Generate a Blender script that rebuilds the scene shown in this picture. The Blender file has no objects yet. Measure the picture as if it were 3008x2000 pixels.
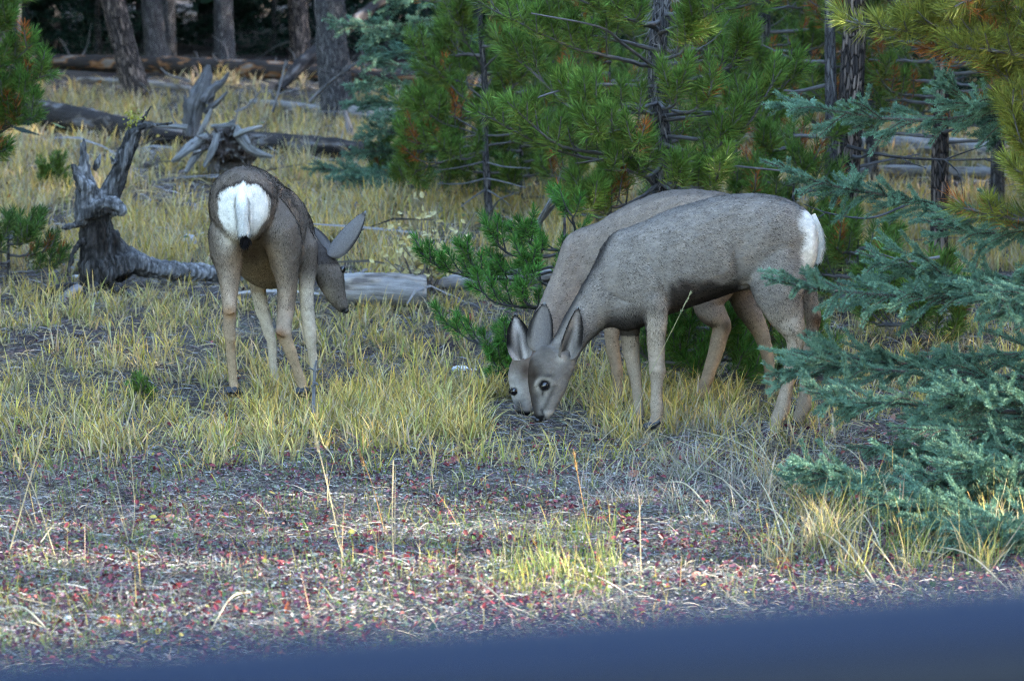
import bpy, math, random
import numpy as np
from mathutils import Vector

rng = np.random.default_rng(11)
random.seed(11)
sc = bpy.context.scene
COL = sc.collection

# ------------------------------------------------------------------ camera
F = 9000.0                      # focal length in photograph pixels (photograph 3008 x 2000)
PITCH = math.radians(6.35)
CAM = np.array([0.0, 0.0, 1.7])
cam = bpy.data.cameras.new("camera")
cam.sensor_fit = 'HORIZONTAL'
cam.sensor_width = 23.7
cam.lens = F * 23.7 / 3008
cam.clip_start = 0.05
cam.clip_end = 400
cam.dof.use_dof = True
cam.dof.focus_distance = 12.2
cam.dof.aperture_fstop = 3.6
camo = bpy.data.objects.new("camera", cam)
camo.location = CAM
camo.rotation_euler = (math.radians(90) - PITCH, 0, 0)
COL.objects.link(camo)
sc.camera = camo

# ------------------------------------------------------------------ sky, sun, exposure
SUN_EL, SUN_AZ = math.radians(15), math.radians(97)     # azimuth from +Y (view direction) towards +X
w = bpy.data.worlds.new("World")
sc.world = w
w.use_nodes = True
nt = w.node_tree
bg = nt.nodes["Background"]
sky = nt.nodes.new("ShaderNodeTexSky")
sky.sky_type = 'NISHITA'
sky.sun_disc = False
sky.sun_elevation = SUN_EL
sky.sun_rotation = SUN_AZ
sky.air_density = 1.0
sky.dust_density = 0.7
sky.ozone_density = 1.1
nt.links.new(sky.outputs[0], bg.inputs[0])
bg.inputs[1].default_value = 0.15
sun = bpy.data.lights.new("sun", 'SUN')
sun.energy = 2.0
sun.angle = math.radians(0.5)
sun.color = (1.0, 0.92, 0.80)
suno = bpy.data.objects.new("sun", sun)
sd = Vector((math.sin(SUN_AZ) * math.cos(SUN_EL), math.cos(SUN_AZ) * math.cos(SUN_EL), math.sin(SUN_EL)))
suno.rotation_euler = sd.to_track_quat('Z', 'Y').to_euler()
suno.location = (20, 0, 20)
COL.objects.link(suno)
sc.view_settings.view_transform = 'Standard'
sc.view_settings.look = 'None'
sc.view_settings.exposure = 4.15
sc.view_settings.gamma = 1.0
sc.view_settings.use_curve_mapping = False
sc.render.engine = 'CYCLES'
sc.cycles.use_denoising = True
sc.cycles.denoising_prefilter = 'NONE'
sc.cycles.sample_clamp_indirect = 0.6
sc.cycles.caustics_reflective = False
sc.cycles.caustics_refractive = False
sc.cycles.filter_width = 1.15
sc.cycles.adaptive_threshold = 0.012
sc.cycles.max_bounces = 6
sc.cycles.diffuse_bounces = 3
sc.cycles.glossy_bounces = 2
sc.cycles.transmission_bounces = 2

# ------------------------------------------------------------------ helpers
cp, sp_ = math.cos(PITCH), math.sin(PITCH)

def at(px, py, Y):
    """world point on the ray through photograph pixel (px, py) at distance Y along the ground"""
    px = np.asarray(px, float); py = np.asarray(py, float); Y = np.asarray(Y, float)
    u = (px - 1504) / F
    v = (1000 - py) / F
    t = Y / (cp + v * sp_)
    return np.stack([CAM[0] + t * u, CAM[1] + t * (cp + v * sp_), CAM[2] + t * (-sp_ + v * cp)], -1)

def proj(P):
    P = np.asarray(P, float) - CAM
    d = P[..., 1] * cp - P[..., 2] * sp_
    v = (P[..., 1] * sp_ + P[..., 2] * cp) / d
    return 1504 + F * P[..., 0] / d, 1000 - F * v

def sstep(a, b, x):
    t = np.clip((np.asarray(x, float) - a) / (b - a), 0, 1)
    return t * t * (3 - 2 * t)

def gh(x, y):
    x = np.asarray(x, float); y = np.asarray(y, float)
    z = np.where(y > 13.2, 0.04 * (y - 14) + 0.032 * np.exp(-(y - 13.2) / 2.0), 0.0) * sstep(13.0, 15.0, y)
    z = z + 0.45 * (1 - sstep(3.0, 5.6, y))
    z = z + 0.035 * np.sin(0.9 * x + 1.3) * np.sin(0.7 * y + 0.4) * sstep(12.5, 20, y)
    z = z + 0.012 * np.sin(2.3 * x + 0.6 * y) * np.sin(1.9 * y - 0.8 * x + 1) + 0.006 * np.sin(6.1 * x + 2) * np.sin(5.3 * y + x)
    return z

def ground_at(px, py):
    px = np.asarray(px, float); py = np.asarray(py, float)
    lo = np.full(px.shape, 6.0); hi = np.full(px.shape, 75.0)
    for _ in range(40):
        m = (lo + hi) / 2
        P = at(px, py, m)
        above = P[..., 2] > gh(P[..., 0], P[..., 1])
        lo = np.where(above, m, lo); hi = np.where(above, hi, m)
    P = at(px, py, lo)
    P[..., 2] = gh(P[..., 0], P[..., 1])
    return P

def nrm(v):
    v = np.asarray(v, float)
    return v / np.maximum(np.linalg.norm(v, axis=-1, keepdims=True), 1e-9)

def vnoise(P, scale, seed=0):
    """cheap smooth pseudo noise in -1..1"""
    r = np.random.default_rng(seed)
    P = np.asarray(P, float) * scale
    out = 0
    for k in range(5):
        d = r.normal(size=P.shape[-1]); d /= np.linalg.norm(d)
        f = 0.7 + 0.5 * k
        e = r.normal(size=P.shape[-1]); e /= np.linalg.norm(e)
        out = out + np.sin(P @ d * f * 2.1 + r.uniform(0, 6) + 1.3 * np.sin(P @ e * f * 1.7 + r.uniform(0, 6)))
    return out / 5 * 1.6

class MB:
    """collects polygons with a colour and a texture coordinate per vertex; builds ONE mesh object"""
    def __init__(s):
        s.v, s.c, s.t, s.n, s.f3, s.f4, s.k = [], [], [], [], [], [], 0
        s.usen = False
    def add(s, v, f, col=(0.5, 0.5, 0.5), tc=None, normals=None):
        v = np.asarray(v, float).reshape(-1, 3)
        f = np.asarray(f, int)
        col = np.asarray(col, float)
        if col.ndim == 1:
            col = np.tile(col, (len(v), 1))
        if tc is None:
            tc = v
        s.v.append(v); s.c.append(col); s.t.append(np.asarray(tc, float).reshape(-1, 3))
        if normals is not None:
            s.n.append(normals); s.usen = True
        (s.f3 if f.shape[1] == 3 else s.f4).append(f + s.k)
        s.k += len(v)
        return s
    def mesh(s, name, mat, smooth=False, origin=(0, 0, 0)):
        v = np.concatenate(s.v) - np.asarray(origin, float)
        f3 = np.concatenate(s.f3) if s.f3 else np.zeros((0, 3), int)
        f4 = np.concatenate(s.f4) if s.f4 else np.zeros((0, 4), int)
        me = bpy.data.meshes.new(name)
        me.vertices.add(len(v)); me.vertices.foreach_set('co', v.astype(np.float32).ravel())
        li = np.concatenate([f3.ravel(), f4.ravel()]).astype(np.int32)
        me.loops.add(len(li)); me.loops.foreach_set('vertex_index', li)
        st = np.concatenate([np.arange(len(f3)) * 3, len(f3) * 3 + np.arange(len(f4)) * 4]).astype(np.int32)
        me.polygons.add(len(st)); me.polygons.foreach_set('loop_start', st)
        me.update(calc_edges=True)
        me.polygons.foreach_set('use_smooth', np.full(len(st), smooth or s.usen, dtype=bool))
        c = np.concatenate(s.c)
        a = me.attributes.new('col', 'FLOAT_COLOR', 'POINT')
        a.data.foreach_set('color', np.concatenate([c, np.ones((len(c), 1))], 1).astype(np.float32).ravel())
        a = me.attributes.new('tc', 'FLOAT_VECTOR', 'POINT')
        a.data.foreach_set('vector', np.concatenate(s.t).astype(np.float32).ravel())
        if s.usen:
            me.normals_split_custom_set_from_vertices(np.concatenate(s.n).tolist())
        me.materials.append(mat)
        return me
    def build(s, name, mat, parent=None, smooth=False, origin=None):
        if parent is not None:
            origin = ORIG[parent.name]
        if origin is None:
            origin = (0, 0, 0)
        o = bpy.data.objects.new(name, s.mesh(name, mat, smooth, origin))
        COL.objects.link(o)
        if parent is not None:
            o.parent = parent
            ORIG[o.name] = tuple(origin)
        else:
            o.location = origin
            ORIG[o.name] = tuple(origin)
        return o

ORIG = {}
def tag(o, label=None, cat=None, group=None, kind=None):
    if label: o['label'] = label
    if cat: o['category'] = cat
    if group: o['group'] = group
    if kind: o['kind'] = kind
    return o

def thing(name, loc, label, cat, group=None):
    o = bpy.data.objects.new(name, None)
    o.empty_display_size = 0.2
    o.location = [float(q) for q in loc]
    COL.objects.link(o)
    ORIG[o.name] = tuple(float(q) for q in loc)
    return tag(o, label, cat, group)

def resample(P, n):
    """smooth polyline through P (k,d) -> n points (Catmull-Rom)"""
    P = np.asarray(P, float)
    k = len(P)
    if k == 2:
        t = np.linspace(0, 1, n)[:, None]
        return P[0] * (1 - t) + P[1] * t
    Q = np.vstack([2 * P[0] - P[1], P, 2 * P[-1] - P[-2]])
    u = np.linspace(0, k - 1 - 1e-6, n)
    i = u.astype(int); t = (u - i)[:, None]
    p0, p1, p2, p3 = Q[i], Q[i + 1], Q[i + 2], Q[i + 3]
    return 0.5 * (2 * p1 + (p2 - p0) * t + (2 * p0 - 5 * p1 + 4 * p2 - p3) * t ** 2 + (3 * p1 - p0 - 3 * p2 + p3) * t ** 3)

def frames(P, ref=None):
    T = nrm(np.gradient(P, axis=0))
    N = np.zeros_like(P); B = np.zeros_like(P)
    a = np.array([0, 0, 1.0]) if ref is None else np.asarray(ref, float)
    if ref is None and abs(T[0] @ a) > 0.9:
        a = np.array([1.0, 0, 0])
    n = a - T[0] * (T[0] @ a); n /= np.linalg.norm(n)
    for i in range(len(P)):
        n = n - T[i] * (T[i] @ n)
        n /= max(np.linalg.norm(n), 1e-9)
        N[i] = n; B[i] = np.cross(T[i], n)
    return T, N, B

def grid_faces(n, s, cap=True):
    i = np.arange(n - 1)[:, None] * s
    j = np.arange(s)[None, :]
    j2 = (j + 1) % s
    q = np.stack([i + j, i + j2, i + s + j2, i + s + j], -1).reshape(-1, 4)
    return q

def tube(mb, P, R, sides=8, col=(0.3, 0.3, 0.3), rough=0.0, flat=1.0, seed=0, caps=True, tscale=1.0, ref=None):
    """tapered tube along P; rough = relative radial displacement; flat squeezes the second axis; tc = (around, around, along)"""
    P = np.asarray(P, float); n = len(P)
    R = np.broadcast_to(np.asarray(R, float), (n,))
    T, N, B = frames(P, ref)
    a = np.linspace(0, 2 * math.pi, sides, endpoint=False)
    rr = R[:, None] * np.ones(sides)[None]
    L = np.concatenate([[0], np.cumsum(np.linalg.norm(np.diff(P, axis=0), axis=1))])
    if rough > 0:
        q = np.stack([np.cos(a)[None] * 2.2 + 0 * L[:, None], np.sin(a)[None] * 2.2 + 0 * L[:, None], L[:, None] * 6 + 0 * a[None]], -1)
        rr = rr * (1 + rough * (vnoise(q, 0.7, seed) + 0.6 * vnoise(q * np.array([1, 1, 1.5]), 2.3, seed + 1)))
    v = P[:, None] + rr[..., None] * (np.cos(a)[None, :, None] * N[:, None] + flat * np.sin(a)[None, :, None] * B[:, None])
    Rm = max(float(R.max()), 1e-4)
    tc = np.stack([np.cos(a)[None] * Rm + 0 * L[:, None], np.sin(a)[None] * Rm + 0 * L[:, None], L[:, None] + 0 * a[None]], -1) + seed * 1.7
    col = np.asarray(col, float)
    if col.ndim == 2:
        c = np.repeat(col, sides, axis=0)
    else:
        c = np.tile(col, (n * sides, 1))
    v = v.reshape(-1, 3); tc = tc.reshape(-1, 3)
    f = grid_faces(n, sides)
    mb.add(v, f, c, tc * tscale)
    if caps:
        for k, o in ((0, True), (n - 1, False)):
            ring = v[k * sides:(k + 1) * sides]
            cv = np.vstack([ring, P[k][None]])
            jj = np.arange(sides); j2 = (jj + 1) % sides
            ff = np.stack([j2, jj, np.full(sides, sides)], -1) if o else np.stack([jj, j2, np.full(sides, sides)], -1)
            mb.add(cv, ff, c[k * sides] if col.ndim == 2 else col, np.vstack([tc[k * sides:(k + 1) * sides], tc[k * sides][None]]) * tscale)
    return mb

def blades(mb, base, tip_dir, length, width, col, col2=None, seg=3, droop=0.5, wdir=None):
    """curved tapering blades. base (n,3), tip_dir (n,3) start direction, droop bends them over"""
    n = len(base)
    d0 = nrm(tip_dir)
    h = d0 * np.array([1, 1, 0]); h = nrm(h + rng.normal(0, 1e-3, h.shape) * np.array([1, 1, 0]))
    side = np.cross(h, np.array([0, 0, 1.0])) if wdir is None else wdir
    ang = rng.uniform(-0.9, 0.9, n)[:, None]
    side = nrm(side * np.cos(ang) + h * np.sin(ang))
    p = base.copy(); d = d0.copy()
    length = np.broadcast_to(length, (n,)); width = np.broadcast_to(width, (n,)); droop = np.broadcast_to(droop, (n,))
    vs, cs = [], []
    for i in range(seg + 1):
        t = i / seg
        wd = width * (0.75 + 0.5 * t if t < 0.4 else 1.0 - (t - 0.4) / 0.6 * 0.93) * 0.5
        vs += [p - side * wd[:, None], p + side * wd[:, None]]
        c = col if col2 is None else col * (1 - t) + col2 * t
        cs += [c, c]
        p = p + d * (length / seg)[:, None]
        d = nrm(d + (droop / seg)[:, None] * (0.8 * h + np.array([0, 0, -1.0])) * (0.4 + t))
    m = 2 * (seg + 1)
    V = np.stack(vs, 1).reshape(-1, 3); C = np.stack(cs, 1).reshape(-1, 3)
    b = np.arange(n)[:, None, None] * m
    k = np.arange(seg)[None, :, None] * 2
    f = (b + k + np.array([0, 1, 3, 2])[None, None]).reshape(-1, 4)
    mb.add(V, f, C)

def needles(mb, base, d, length, width, col, normals=None, face=None):
    """thin kite needles, two triangles each"""
    n = len(base)
    d = nrm(d)
    r = rng.normal(size=(n, 3))
    if face is not None:          # lie flat against the surface whose normal is given
        r = face + 0.25 * r
        side = nrm(np.cross(r, d))        # winding agrees with the surface normal
    else:
        side = nrm(np.cross(d, r))
    length = np.broadcast_to(length, (n,))[:, None]; width = np.broadcast_to(width, (n,))[:, None]
    v = np.stack([base, base + d * length * 0.45 - side * width * 0.5, base + d * length, base + d * length * 0.45 + side * width * 0.5], 1).reshape(-1, 3)
    f = np.arange(n)[:, None] * 4 + np.array([[0, 1, 2, 3]])
    c = np.repeat(np.broadcast_to(col, (n, 3)), 4, axis=0)
    mb.add(v, f, c, None, None if normals is None else np.repeat(normals, 4, axis=0))

# ------------------------------------------------------------------ materials
def new_mat(name, rough=0.8, spec=0.3):
    m = bpy.data.materials.new(name); m.use_nodes = True
    b = m.node_tree.nodes['Principled BSDF']
    b.inputs['Roughness'].default_value = rough
    b.inputs['Specular IOR Level'].default_value = spec
    return m, m.node_tree, b

def attr_mat(name, rough=0.8, spec=0.25, nscale=40.0, amount=0.35, bump=0.0, stretch=(1, 1, 1), detail=6, transl=0.0, gain=0.7):
    """colour from the mesh attribute 'col' varied by noise; optional bump"""
    m, t, b = new_mat(name, rough, spec)
    N = t.nodes.new
    a = N('ShaderNodeAttribute'); a.attribute_name = 'col'
    tc = N('ShaderNodeAttribute'); tc.attribute_name = 'tc'
    mp = N('ShaderNodeMapping'); mp.inputs['Scale'].default_value = stretch
    t.links.new(tc.outputs['Vector'], mp.inputs[0])
    nz = N('ShaderNodeTexNoise'); nz.inputs['Scale'].default_value = nscale; nz.inputs['Detail'].default_value = detail
    nz.inputs['Roughness'].default_value = 0.65
    t.links.new(mp.outputs[0], nz.inputs[0])
    mr = N('ShaderNodeMapRange')
    mr.inputs['From Min'].default_value = 0.3; mr.inputs['From Max'].default_value = 0.7
    mr.inputs['To Min'].default_value = gain * (1 - amount); mr.inputs['To Max'].default_value = gain * (1 + amount)
    t.links.new(nz.outputs[0], mr.inputs[0])
    mx = N('ShaderNodeVectorMath'); mx.operation = 'SCALE'
    t.links.new(a.outputs['Color'], mx.inputs[0]); t.links.new(mr.outputs[0], mx.inputs['Scale'])
    t.links.new(mx.outputs[0], b.inputs['Base Color'])
    if bump:
        bp = N('ShaderNodeBump'); bp.inputs['Strength'].default_value = bump; bp.inputs['Distance'].default_value = 0.02
        t.links.new(nz.outputs[0], bp.inputs['Height']); t.links.new(bp.outputs[0], b.inputs['Normal'])
    if transl:
        tr = N('ShaderNodeBsdfTranslucent'); ms = N('ShaderNodeMixShader'); ms.inputs[0].default_value = transl
        t.links.new(mx.outputs[0], tr.inputs[0])
        out = t.nodes['Material Output']
        t.links.new(b.outputs[0], ms.inputs[1]); t.links.new(tr.outputs[0], ms.inputs[2]); t.links.new(ms.outputs[0], out.inputs[0])
    return m

M_needle = attr_mat('pine_needles', 0.5, 0.16, 30, 0.15, transl=0.15, gain=0.74)
M_spruce = attr_mat('spruce_needles', 0.7, 0.12, 30, 0.15, transl=0.08, gain=0.68)
M_grass = attr_mat('grass_blades', 0.65, 0.12, 25, 0.2, transl=0.25, gain=0.8)
M_litter = attr_mat('dry_litter', 0.85, 0.06, 60, 0.25)
M_leaf = attr_mat('fallen_leaf', 0.45, 0.35, 120, 0.25, transl=0.15)
M_twig = attr_mat('twig_bark', 0.85, 0.15, 60, 0.35, 0.4, (1, 1, 0.3))
M_silver = attr_mat('weathered_wood', 0.8, 0.1, 60, 0.8, 1.0, (1, 1, 0.10))
M_stone = attr_mat('pale_stone', 0.85, 0.2, 60, 0.2, 0.3)
M_fur = attr_mat('deer_fur', 0.9, 0.03, 150, 0.34)
M_skin = attr_mat('deer_coat', 0.9, 0.05, 160, 0.18, 0.12)
M_horn = attr_mat('hoof_horn', 0.4, 0.4, 90, 0.2)
M_eye, _t, _b = new_mat('eye_glass', 0.06, 0.6); _b.inputs['Base Color'].default_value = (0.006, 0.005, 0.006, 1)

def bark_mat(name, c1, c2, c3, vscale=38, zst=0.32, bump=1.0):
    m, t, b = new_mat(name, 0.9, 0.1)
    N = t.nodes.new
    tc = N('ShaderNodeAttribute'); tc.attribute_name = 'tc'
    mp = N('ShaderNodeMapping'); mp.inputs['Scale'].default_value = (1, 1, zst)
    t.links.new(tc.outputs['Vector'], mp.inputs[0])
    n1 = N('ShaderNodeTexNoise'); n1.inputs['Scale'].default_value = 30; n1.inputs['Detail'].default_value = 5
    t.links.new(mp.outputs[0], n1.inputs[0])
    va = N('ShaderNodeVectorMath'); va.operation = 'MULTIPLY_ADD'; va.inputs[1].default_value = (0.02, 0.02, 0.02)
    t.links.new(n1.outputs['Color'], va.inputs[0]); t.links.new(mp.outputs[0], va.inputs[2])
    vo = N('ShaderNodeTexVoronoi'); vo.feature = 'DISTANCE_TO_EDGE'; vo.inputs['Scale'].default_value = vscale
    t.links.new(va.outputs[0], vo.inputs[0])
    vc = N('ShaderNodeTexVoronoi'); vc.inputs['Scale'].default_value = vscale
    t.links.new(va.outputs[0], vc.inputs[0])
    r1 = N('ShaderNodeMapRange'); r1.inputs['From Max'].default_value = 0.12
    t.links.new(vo.outputs[0], r1.inputs[0])
    mixc = N('ShaderNodeMix'); mixc.data_type = 'RGBA'
    mixc.inputs[6].default_value = (*c2, 1); mixc.inputs[7].default_value = (*c3, 1)
    sepc = N('ShaderNodeSeparateColor'); t.links.new(vc.outputs['Color'], sepc.inputs[0])
    pw = N('ShaderNodeMath'); pw.operation = 'POWER'; pw.inputs[1].default_value = 2.2
    t.links.new(sepc.outputs[0], pw.inputs[0]); t.links.new(pw.outputs[0], mixc.inputs[0])
    mixd = N('ShaderNodeMix'); mixd.data_type = 'RGBA'; mixd.inputs[6].default_value = (*c1, 1)
    t.links.new(r1.outputs[0], mixd.inputs[0]); t.links.new(mixc.outputs[2], mixd.inputs[7])
    t.links.new(mixd.outputs[2], b.inputs['Base Color'])
    ad = N('ShaderNodeMath'); ad.operation = 'ADD'
    t.links.new(r1.outputs[0], ad.inputs[0]); t.links.new(n1.outputs[0], ad.inputs[1])
    bp = N('ShaderNodeBump'); bp.inputs['Strength'].default_value = bump; bp.inputs['Distance'].default_value = 0.015
    t.links.new(ad.outputs[0], bp.inputs['Height']); t.links.new(bp.outputs[0], b.inputs['Normal'])
    return m

M_bark = bark_mat('pine_bark', (0.012, 0.010, 0.010), (0.045, 0.038, 0.037), (0.26, 0.20, 0.17))
M_barkgrey = bark_mat('grey_bark', (0.016, 0.015, 0.016), (0.060, 0.057, 0.060), (0.16, 0.15, 0.15), 55, 0.25, 0.7)

# log: weathered silver, bark remnants, orange bare wood where bark fell
def log_mat(name, bare, bark, orange, am):
    m, t, b = new_mat(name, 0.8, 0.15)
    N = t.nodes.new
    tc = N('ShaderNodeAttribute'); tc.attribute_name = 'tc'
    mp = N('ShaderNodeMapping'); mp.inputs['Scale'].default_value = (1, 1, 0.12)
    t.links.new(tc.outputs['Vector'], mp.inputs[0])
    n1 = N('ShaderNodeTexNoise'); n1.inputs['Scale'].default_value = 45; n1.inputs['Detail'].default_value = 7; n1.inputs['Roughness'].default_value = 0.7
    t.links.new(mp.outputs[0], n1.inputs[0])
    n2 = N('ShaderNodeTexNoise'); n2.inputs['Scale'].default_value = 4.5; n2.inputs['Detail'].default_value = 4
    mp2 = N('ShaderNodeMapping'); mp2.inputs['Scale'].default_value = (2.5, 2.5, 0.8)
    t.links.new(tc.outputs['Vector'], mp2.inputs[0]); t.links.new(mp2.outputs[0], n2.inputs[0])
    r = N('ShaderNodeValToRGB')
    e = r.color_ramp.elements
    e[0].position = 0.34; e[0].color = tuple(q * 0.25 for q in bare) + (1,)
    e[1].position = 0.62; e[1].color = (*bare, 1)
    t.links.new(n1.outputs[0], r.inputs[0])
    r2 = N('ShaderNodeValToRGB')
    e = r2.color_ramp.elements
    e[0].position = 0.47 - am; e[0].color = (*bark, 1)
    e[1].position = 0.53 - am; e[1].color = (*orange, 1)
    e3 = r2.color_ramp.elements.new(0.60 - am); e3.color = (*bare, 1)
    t.links.new(n2.outputs[0], r2.inputs[0])
    mx = N('ShaderNodeMix'); mx.data_type = 'RGBA'; mx.blend_type = 'MULTIPLY'; mx.inputs[0].default_value = 0.8
    g = N('ShaderNodeValToRGB'); g.color_ramp.elements[0].position = 0.3; g.color_ramp.elements[0].color = (0.25, 0.25, 0.25, 1)
    g.color_ramp.elements[1].position = 0.62; g.color_ramp.elements[1].color = (1.15, 1.15, 1.15, 1)
    t.links.new(n1.outputs[0], g.inputs[0])
    t.links.new(r2.outputs[0], mx.inputs[6]); t.links.new(g.outputs[0], mx.inputs[7])
    t.links.new(mx.outputs[2], b.inputs['Base Color'])
    bp = N('ShaderNodeBump'); bp.inputs['Strength'].default_value = 0.9; bp.inputs['Distance'].default_value = 0.015
    t.links.new(n1.outputs[0], bp.inputs['Height']); t.links.new(bp.outputs[0], b.inputs['Normal'])
    return m
M_log_far = log_mat('peeling_log', (0.26, 0.22, 0.19), (0.05, 0.042, 0.04), (0.33, 0.15, 0.06), -0.04)
M_log_dark = log_mat('bark_log', (0.15, 0.145, 0.15), (0.030, 0.026, 0.026), (0.10, 0.08, 0.07), -0.05)
M_log_grey = log_mat('silver_log', (0.27, 0.255, 0.25), (0.13, 0.11, 0.10), (0.28, 0.24, 0.21), 0.12)

# soil
M_soil, _t, _b = new_mat('forest_soil', 0.95, 0.05)
def _soil():
    t, b = _t, _b
    N = t.nodes.new
    g = N('ShaderNodeTexCoord')
    n1 = N('ShaderNodeTexNoise'); n1.inputs['Scale'].default_value = 1.6; n1.inputs['Detail'].default_value = 6
    n2 = N('ShaderNodeTexNoise'); n2.inputs['Scale'].default_value = 70; n2.inputs['Detail'].default_value = 6
    t.links.new(g.outputs['Object'], n1.inputs[0]); t.links.new(g.outputs['Object'], n2.inputs[0])
    r = N('ShaderNodeValToRGB'); e = r.color_ramp.elements
    e[0].position = 0.35; e[0].color = (0.040, 0.030, 0.030, 1)
    e[1].position = 0.65; e[1].color = (0.085, 0.075, 0.065, 1)
    t.links.new(n1.outputs[0], r.inputs[0])
    r2 = N('ShaderNodeValToRGB'); e = r2.color_ramp.elements
    e[0].position = 0.36; e[0].color = (0.3, 0.28, 0.28, 1)
    e[1].position = 0.66; e[1].color = (1.9, 1.9, 1.9, 1)
    t.links.new(n2.outputs[0], r2.inputs[0])
    mx = N('ShaderNodeMix'); mx.data_type = 'RGBA'; mx.blend_type = 'MULTIPLY'; mx.inputs[0].default_value = 1
    t.links.new(r.outputs[0], mx.inputs[6]); t.links.new(r2.outputs[0], mx.inputs[7])
    t.links.new(mx.outputs[2], b.inputs['Base Color'])
    bp = N('ShaderNodeBump'); bp.inputs['Strength'].default_value = 0.8; bp.inputs['Distance'].default_value = 0.02
    t.links.new(n2.outputs[0], bp.inputs['Height']); t.links.new(bp.outputs[0], b.inputs['Normal'])
_soil()

# ------------------------------------------------------------------ ground
def build_ground():
    ys = np.concatenate([np.linspace(-60, 2, 12)[:-1], np.arange(2, 7, 0.25), np.arange(7, 16, 0.07), np.arange(16, 40, 0.3), np.linspace(40, 220, 30)])
    xs = np.concatenate([np.linspace(-140, -8, 14)[:-1], np.arange(-8, -2.6, 0.3), np.arange(-2.6, 2.8, 0.07), np.arange(2.8, 8, 0.3), np.linspace(8, 140, 14)])
    X, Y = np.meshgrid(xs, ys)
    Z = gh(X, Y)
    Z = Z + 0.006 * vnoise(np.stack([X, Y], -1), 9, 3) * ((Y > 6.5) & (Y < 40))
    v = np.stack([X, Y, Z], -1).reshape(-1, 3)
    nx, ny = len(xs), len(ys)
    i = np.arange(ny - 1)[:, None] * nx + np.arange(nx - 1)[None]
    f = np.stack([i, i + 1, i + nx + 1, i + nx], -1).reshape(-1, 4)
    tag(MB().add(v, f).build('ground', M_soil, smooth=True), kind='structure')
build_ground()

# ------------------------------------------------------------------ forest behind
def trunk_path(px0, py0, Y, px1, py1=0, top=9.0, bend=0.0, seed=0, n=22):
    """trunk whose foot is at pixel (px0, py0) at distance Y and that passes pixel (px1, py1); carried on to height top"""
    A = at(px0, py0, Y); A[2] = gh(A[0], A[1]) - 0.08
    B = at(px1, py1, Y)
    d = (B - A) / max(B[2] - A[2], 0.1)
    t = np.linspace(0, 1, n) ** 1.6 * top
    P = A + t[:, None] * (d * np.minimum(1, 1.0))
    # lean straightens out above the frame
    hv = B[2] - A[2]
    over = np.maximum(t - hv * 1.3, 0)
    P[:, 0] -= over * d[0] * 0.7
    r = np.random.default_rng(seed)
    P[:, 0] += bend * np.sin(t * 1.1 + r.uniform(0, 6)) * np.minimum(t, 1)
    P[:, 1] += bend * np.sin(t * 0.9 + r.uniform(0, 6)) * np.minimum(t, 1)
    return P

def clump_crown(mb, foot, z0, z1, rad, n, size, col, seed):
    """far conifer crown: drooping sprays spread through a ragged cone"""
    r = np.random.default_rng(seed)
    nb = max(int(n / 42), 8)
    zb = r.uniform(z0, z1, nb); az = r.uniform(0, 2 * math.pi, nb)
    k = np.clip((z1 - zb) / (z1 - z0), 0.05, 1) ** 0.75
    Rb = rad * k * r.uniform(0.6, 1.15, nb)
    bi = np.repeat(np.arange(nb), 42)
    s = r.uniform(0.08, 1.0, len(bi)) ** 0.75
    lat = r.normal(0, 0.13, len(bi)) * (0.4 + s) * Rb[bi] * 0.9
    ca, sa = np.cos(az[bi]), np.sin(az[bi])
    rr = s * Rb[bi]
    P = np.stack([ca * rr - sa * lat, sa * rr + ca * lat, zb[bi] - 0.28 * rr ** 1.3 + 0.12 * rr * s ** 3 + r.normal(0, 0.03, len(bi))], -1)
    d = np.stack([ca - sa * lat * 2, sa + ca * lat * 2, -0.45 + r.normal(0, 0.35, len(bi))], -1) + r.normal(0, 0.35, (len(bi), 3))
    c = np.asarray(col) * r.uniform(0.6, 1.4, len(bi))[:, None] * (1 + r.normal(0, 0.08, (len(bi), 3)))
    needles(mb, P + np.asarray(foot), d, size * r.uniform(0.6, 1.4, len(bi)), size * 0.30, np.clip(c, 0.004, 1))

def forest_tree(label, px0, py0, Y, px1, w_px, mat, seed, top=9.5, crown=None, group=None, name='pine_tree', py1=0, stubs=4, bend=0.03):
    P = trunk_path(px0, py0, Y, px1, py1, top, bend, seed)
    r0 = w_px / 2 * Y / F
    foot = P[0]
    t = thing(name, foot, label, 'tree', group)
    z = P[:, 2] - P[0, 2]
    R = r0 * (1 - 0.75 * z / top) * (1 + 0.45 * np.exp(-z / 0.16))
    Pn = resample(P, 70)
    zz = Pn[:, 2] - P[0, 2]
    Rn = r0 * (1 - 0.75 * zz / top) * (1 + 0.45 * np.exp(-zz / 0.16))
    tube(MB(), Pn, Rn, 16, (0.1, 0.09, 0.085), 0.07, seed=seed).build('trunk', mat, t, smooth=True)
    r = np.random.default_rng(seed + 5)
    for q in range(stubs):
        i = int(r.integers(6, 38)); a = r.uniform(0, 2 * math.pi); L = r.uniform(0.25, 0.8)
        d = np.array([math.cos(a), math.sin(a) * 0.6, r.uniform(-0.35, 0.3)])
        Q = resample([Pn[i], Pn[i] + d * L * 0.5, Pn[i] + d * L + np.array([0, 0, r.uniform(-0.15, 0.15)])], 8)
        tube(MB(), Q, np.linspace(0.013, 0.003, 8), 5, (0.13, 0.12, 0.12), 0.15, seed=q).build('branch', M_twig, t, smooth=True)
    if crown:
        z0, z1, rad, n, size, col = crown
        mb = MB(); ax = Pn[-1] - foot
        clump_crown(mb, foot, z0, z1, rad, n, size, col, seed)
        mb.build('crown', M_spruce, t)
    return t

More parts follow.
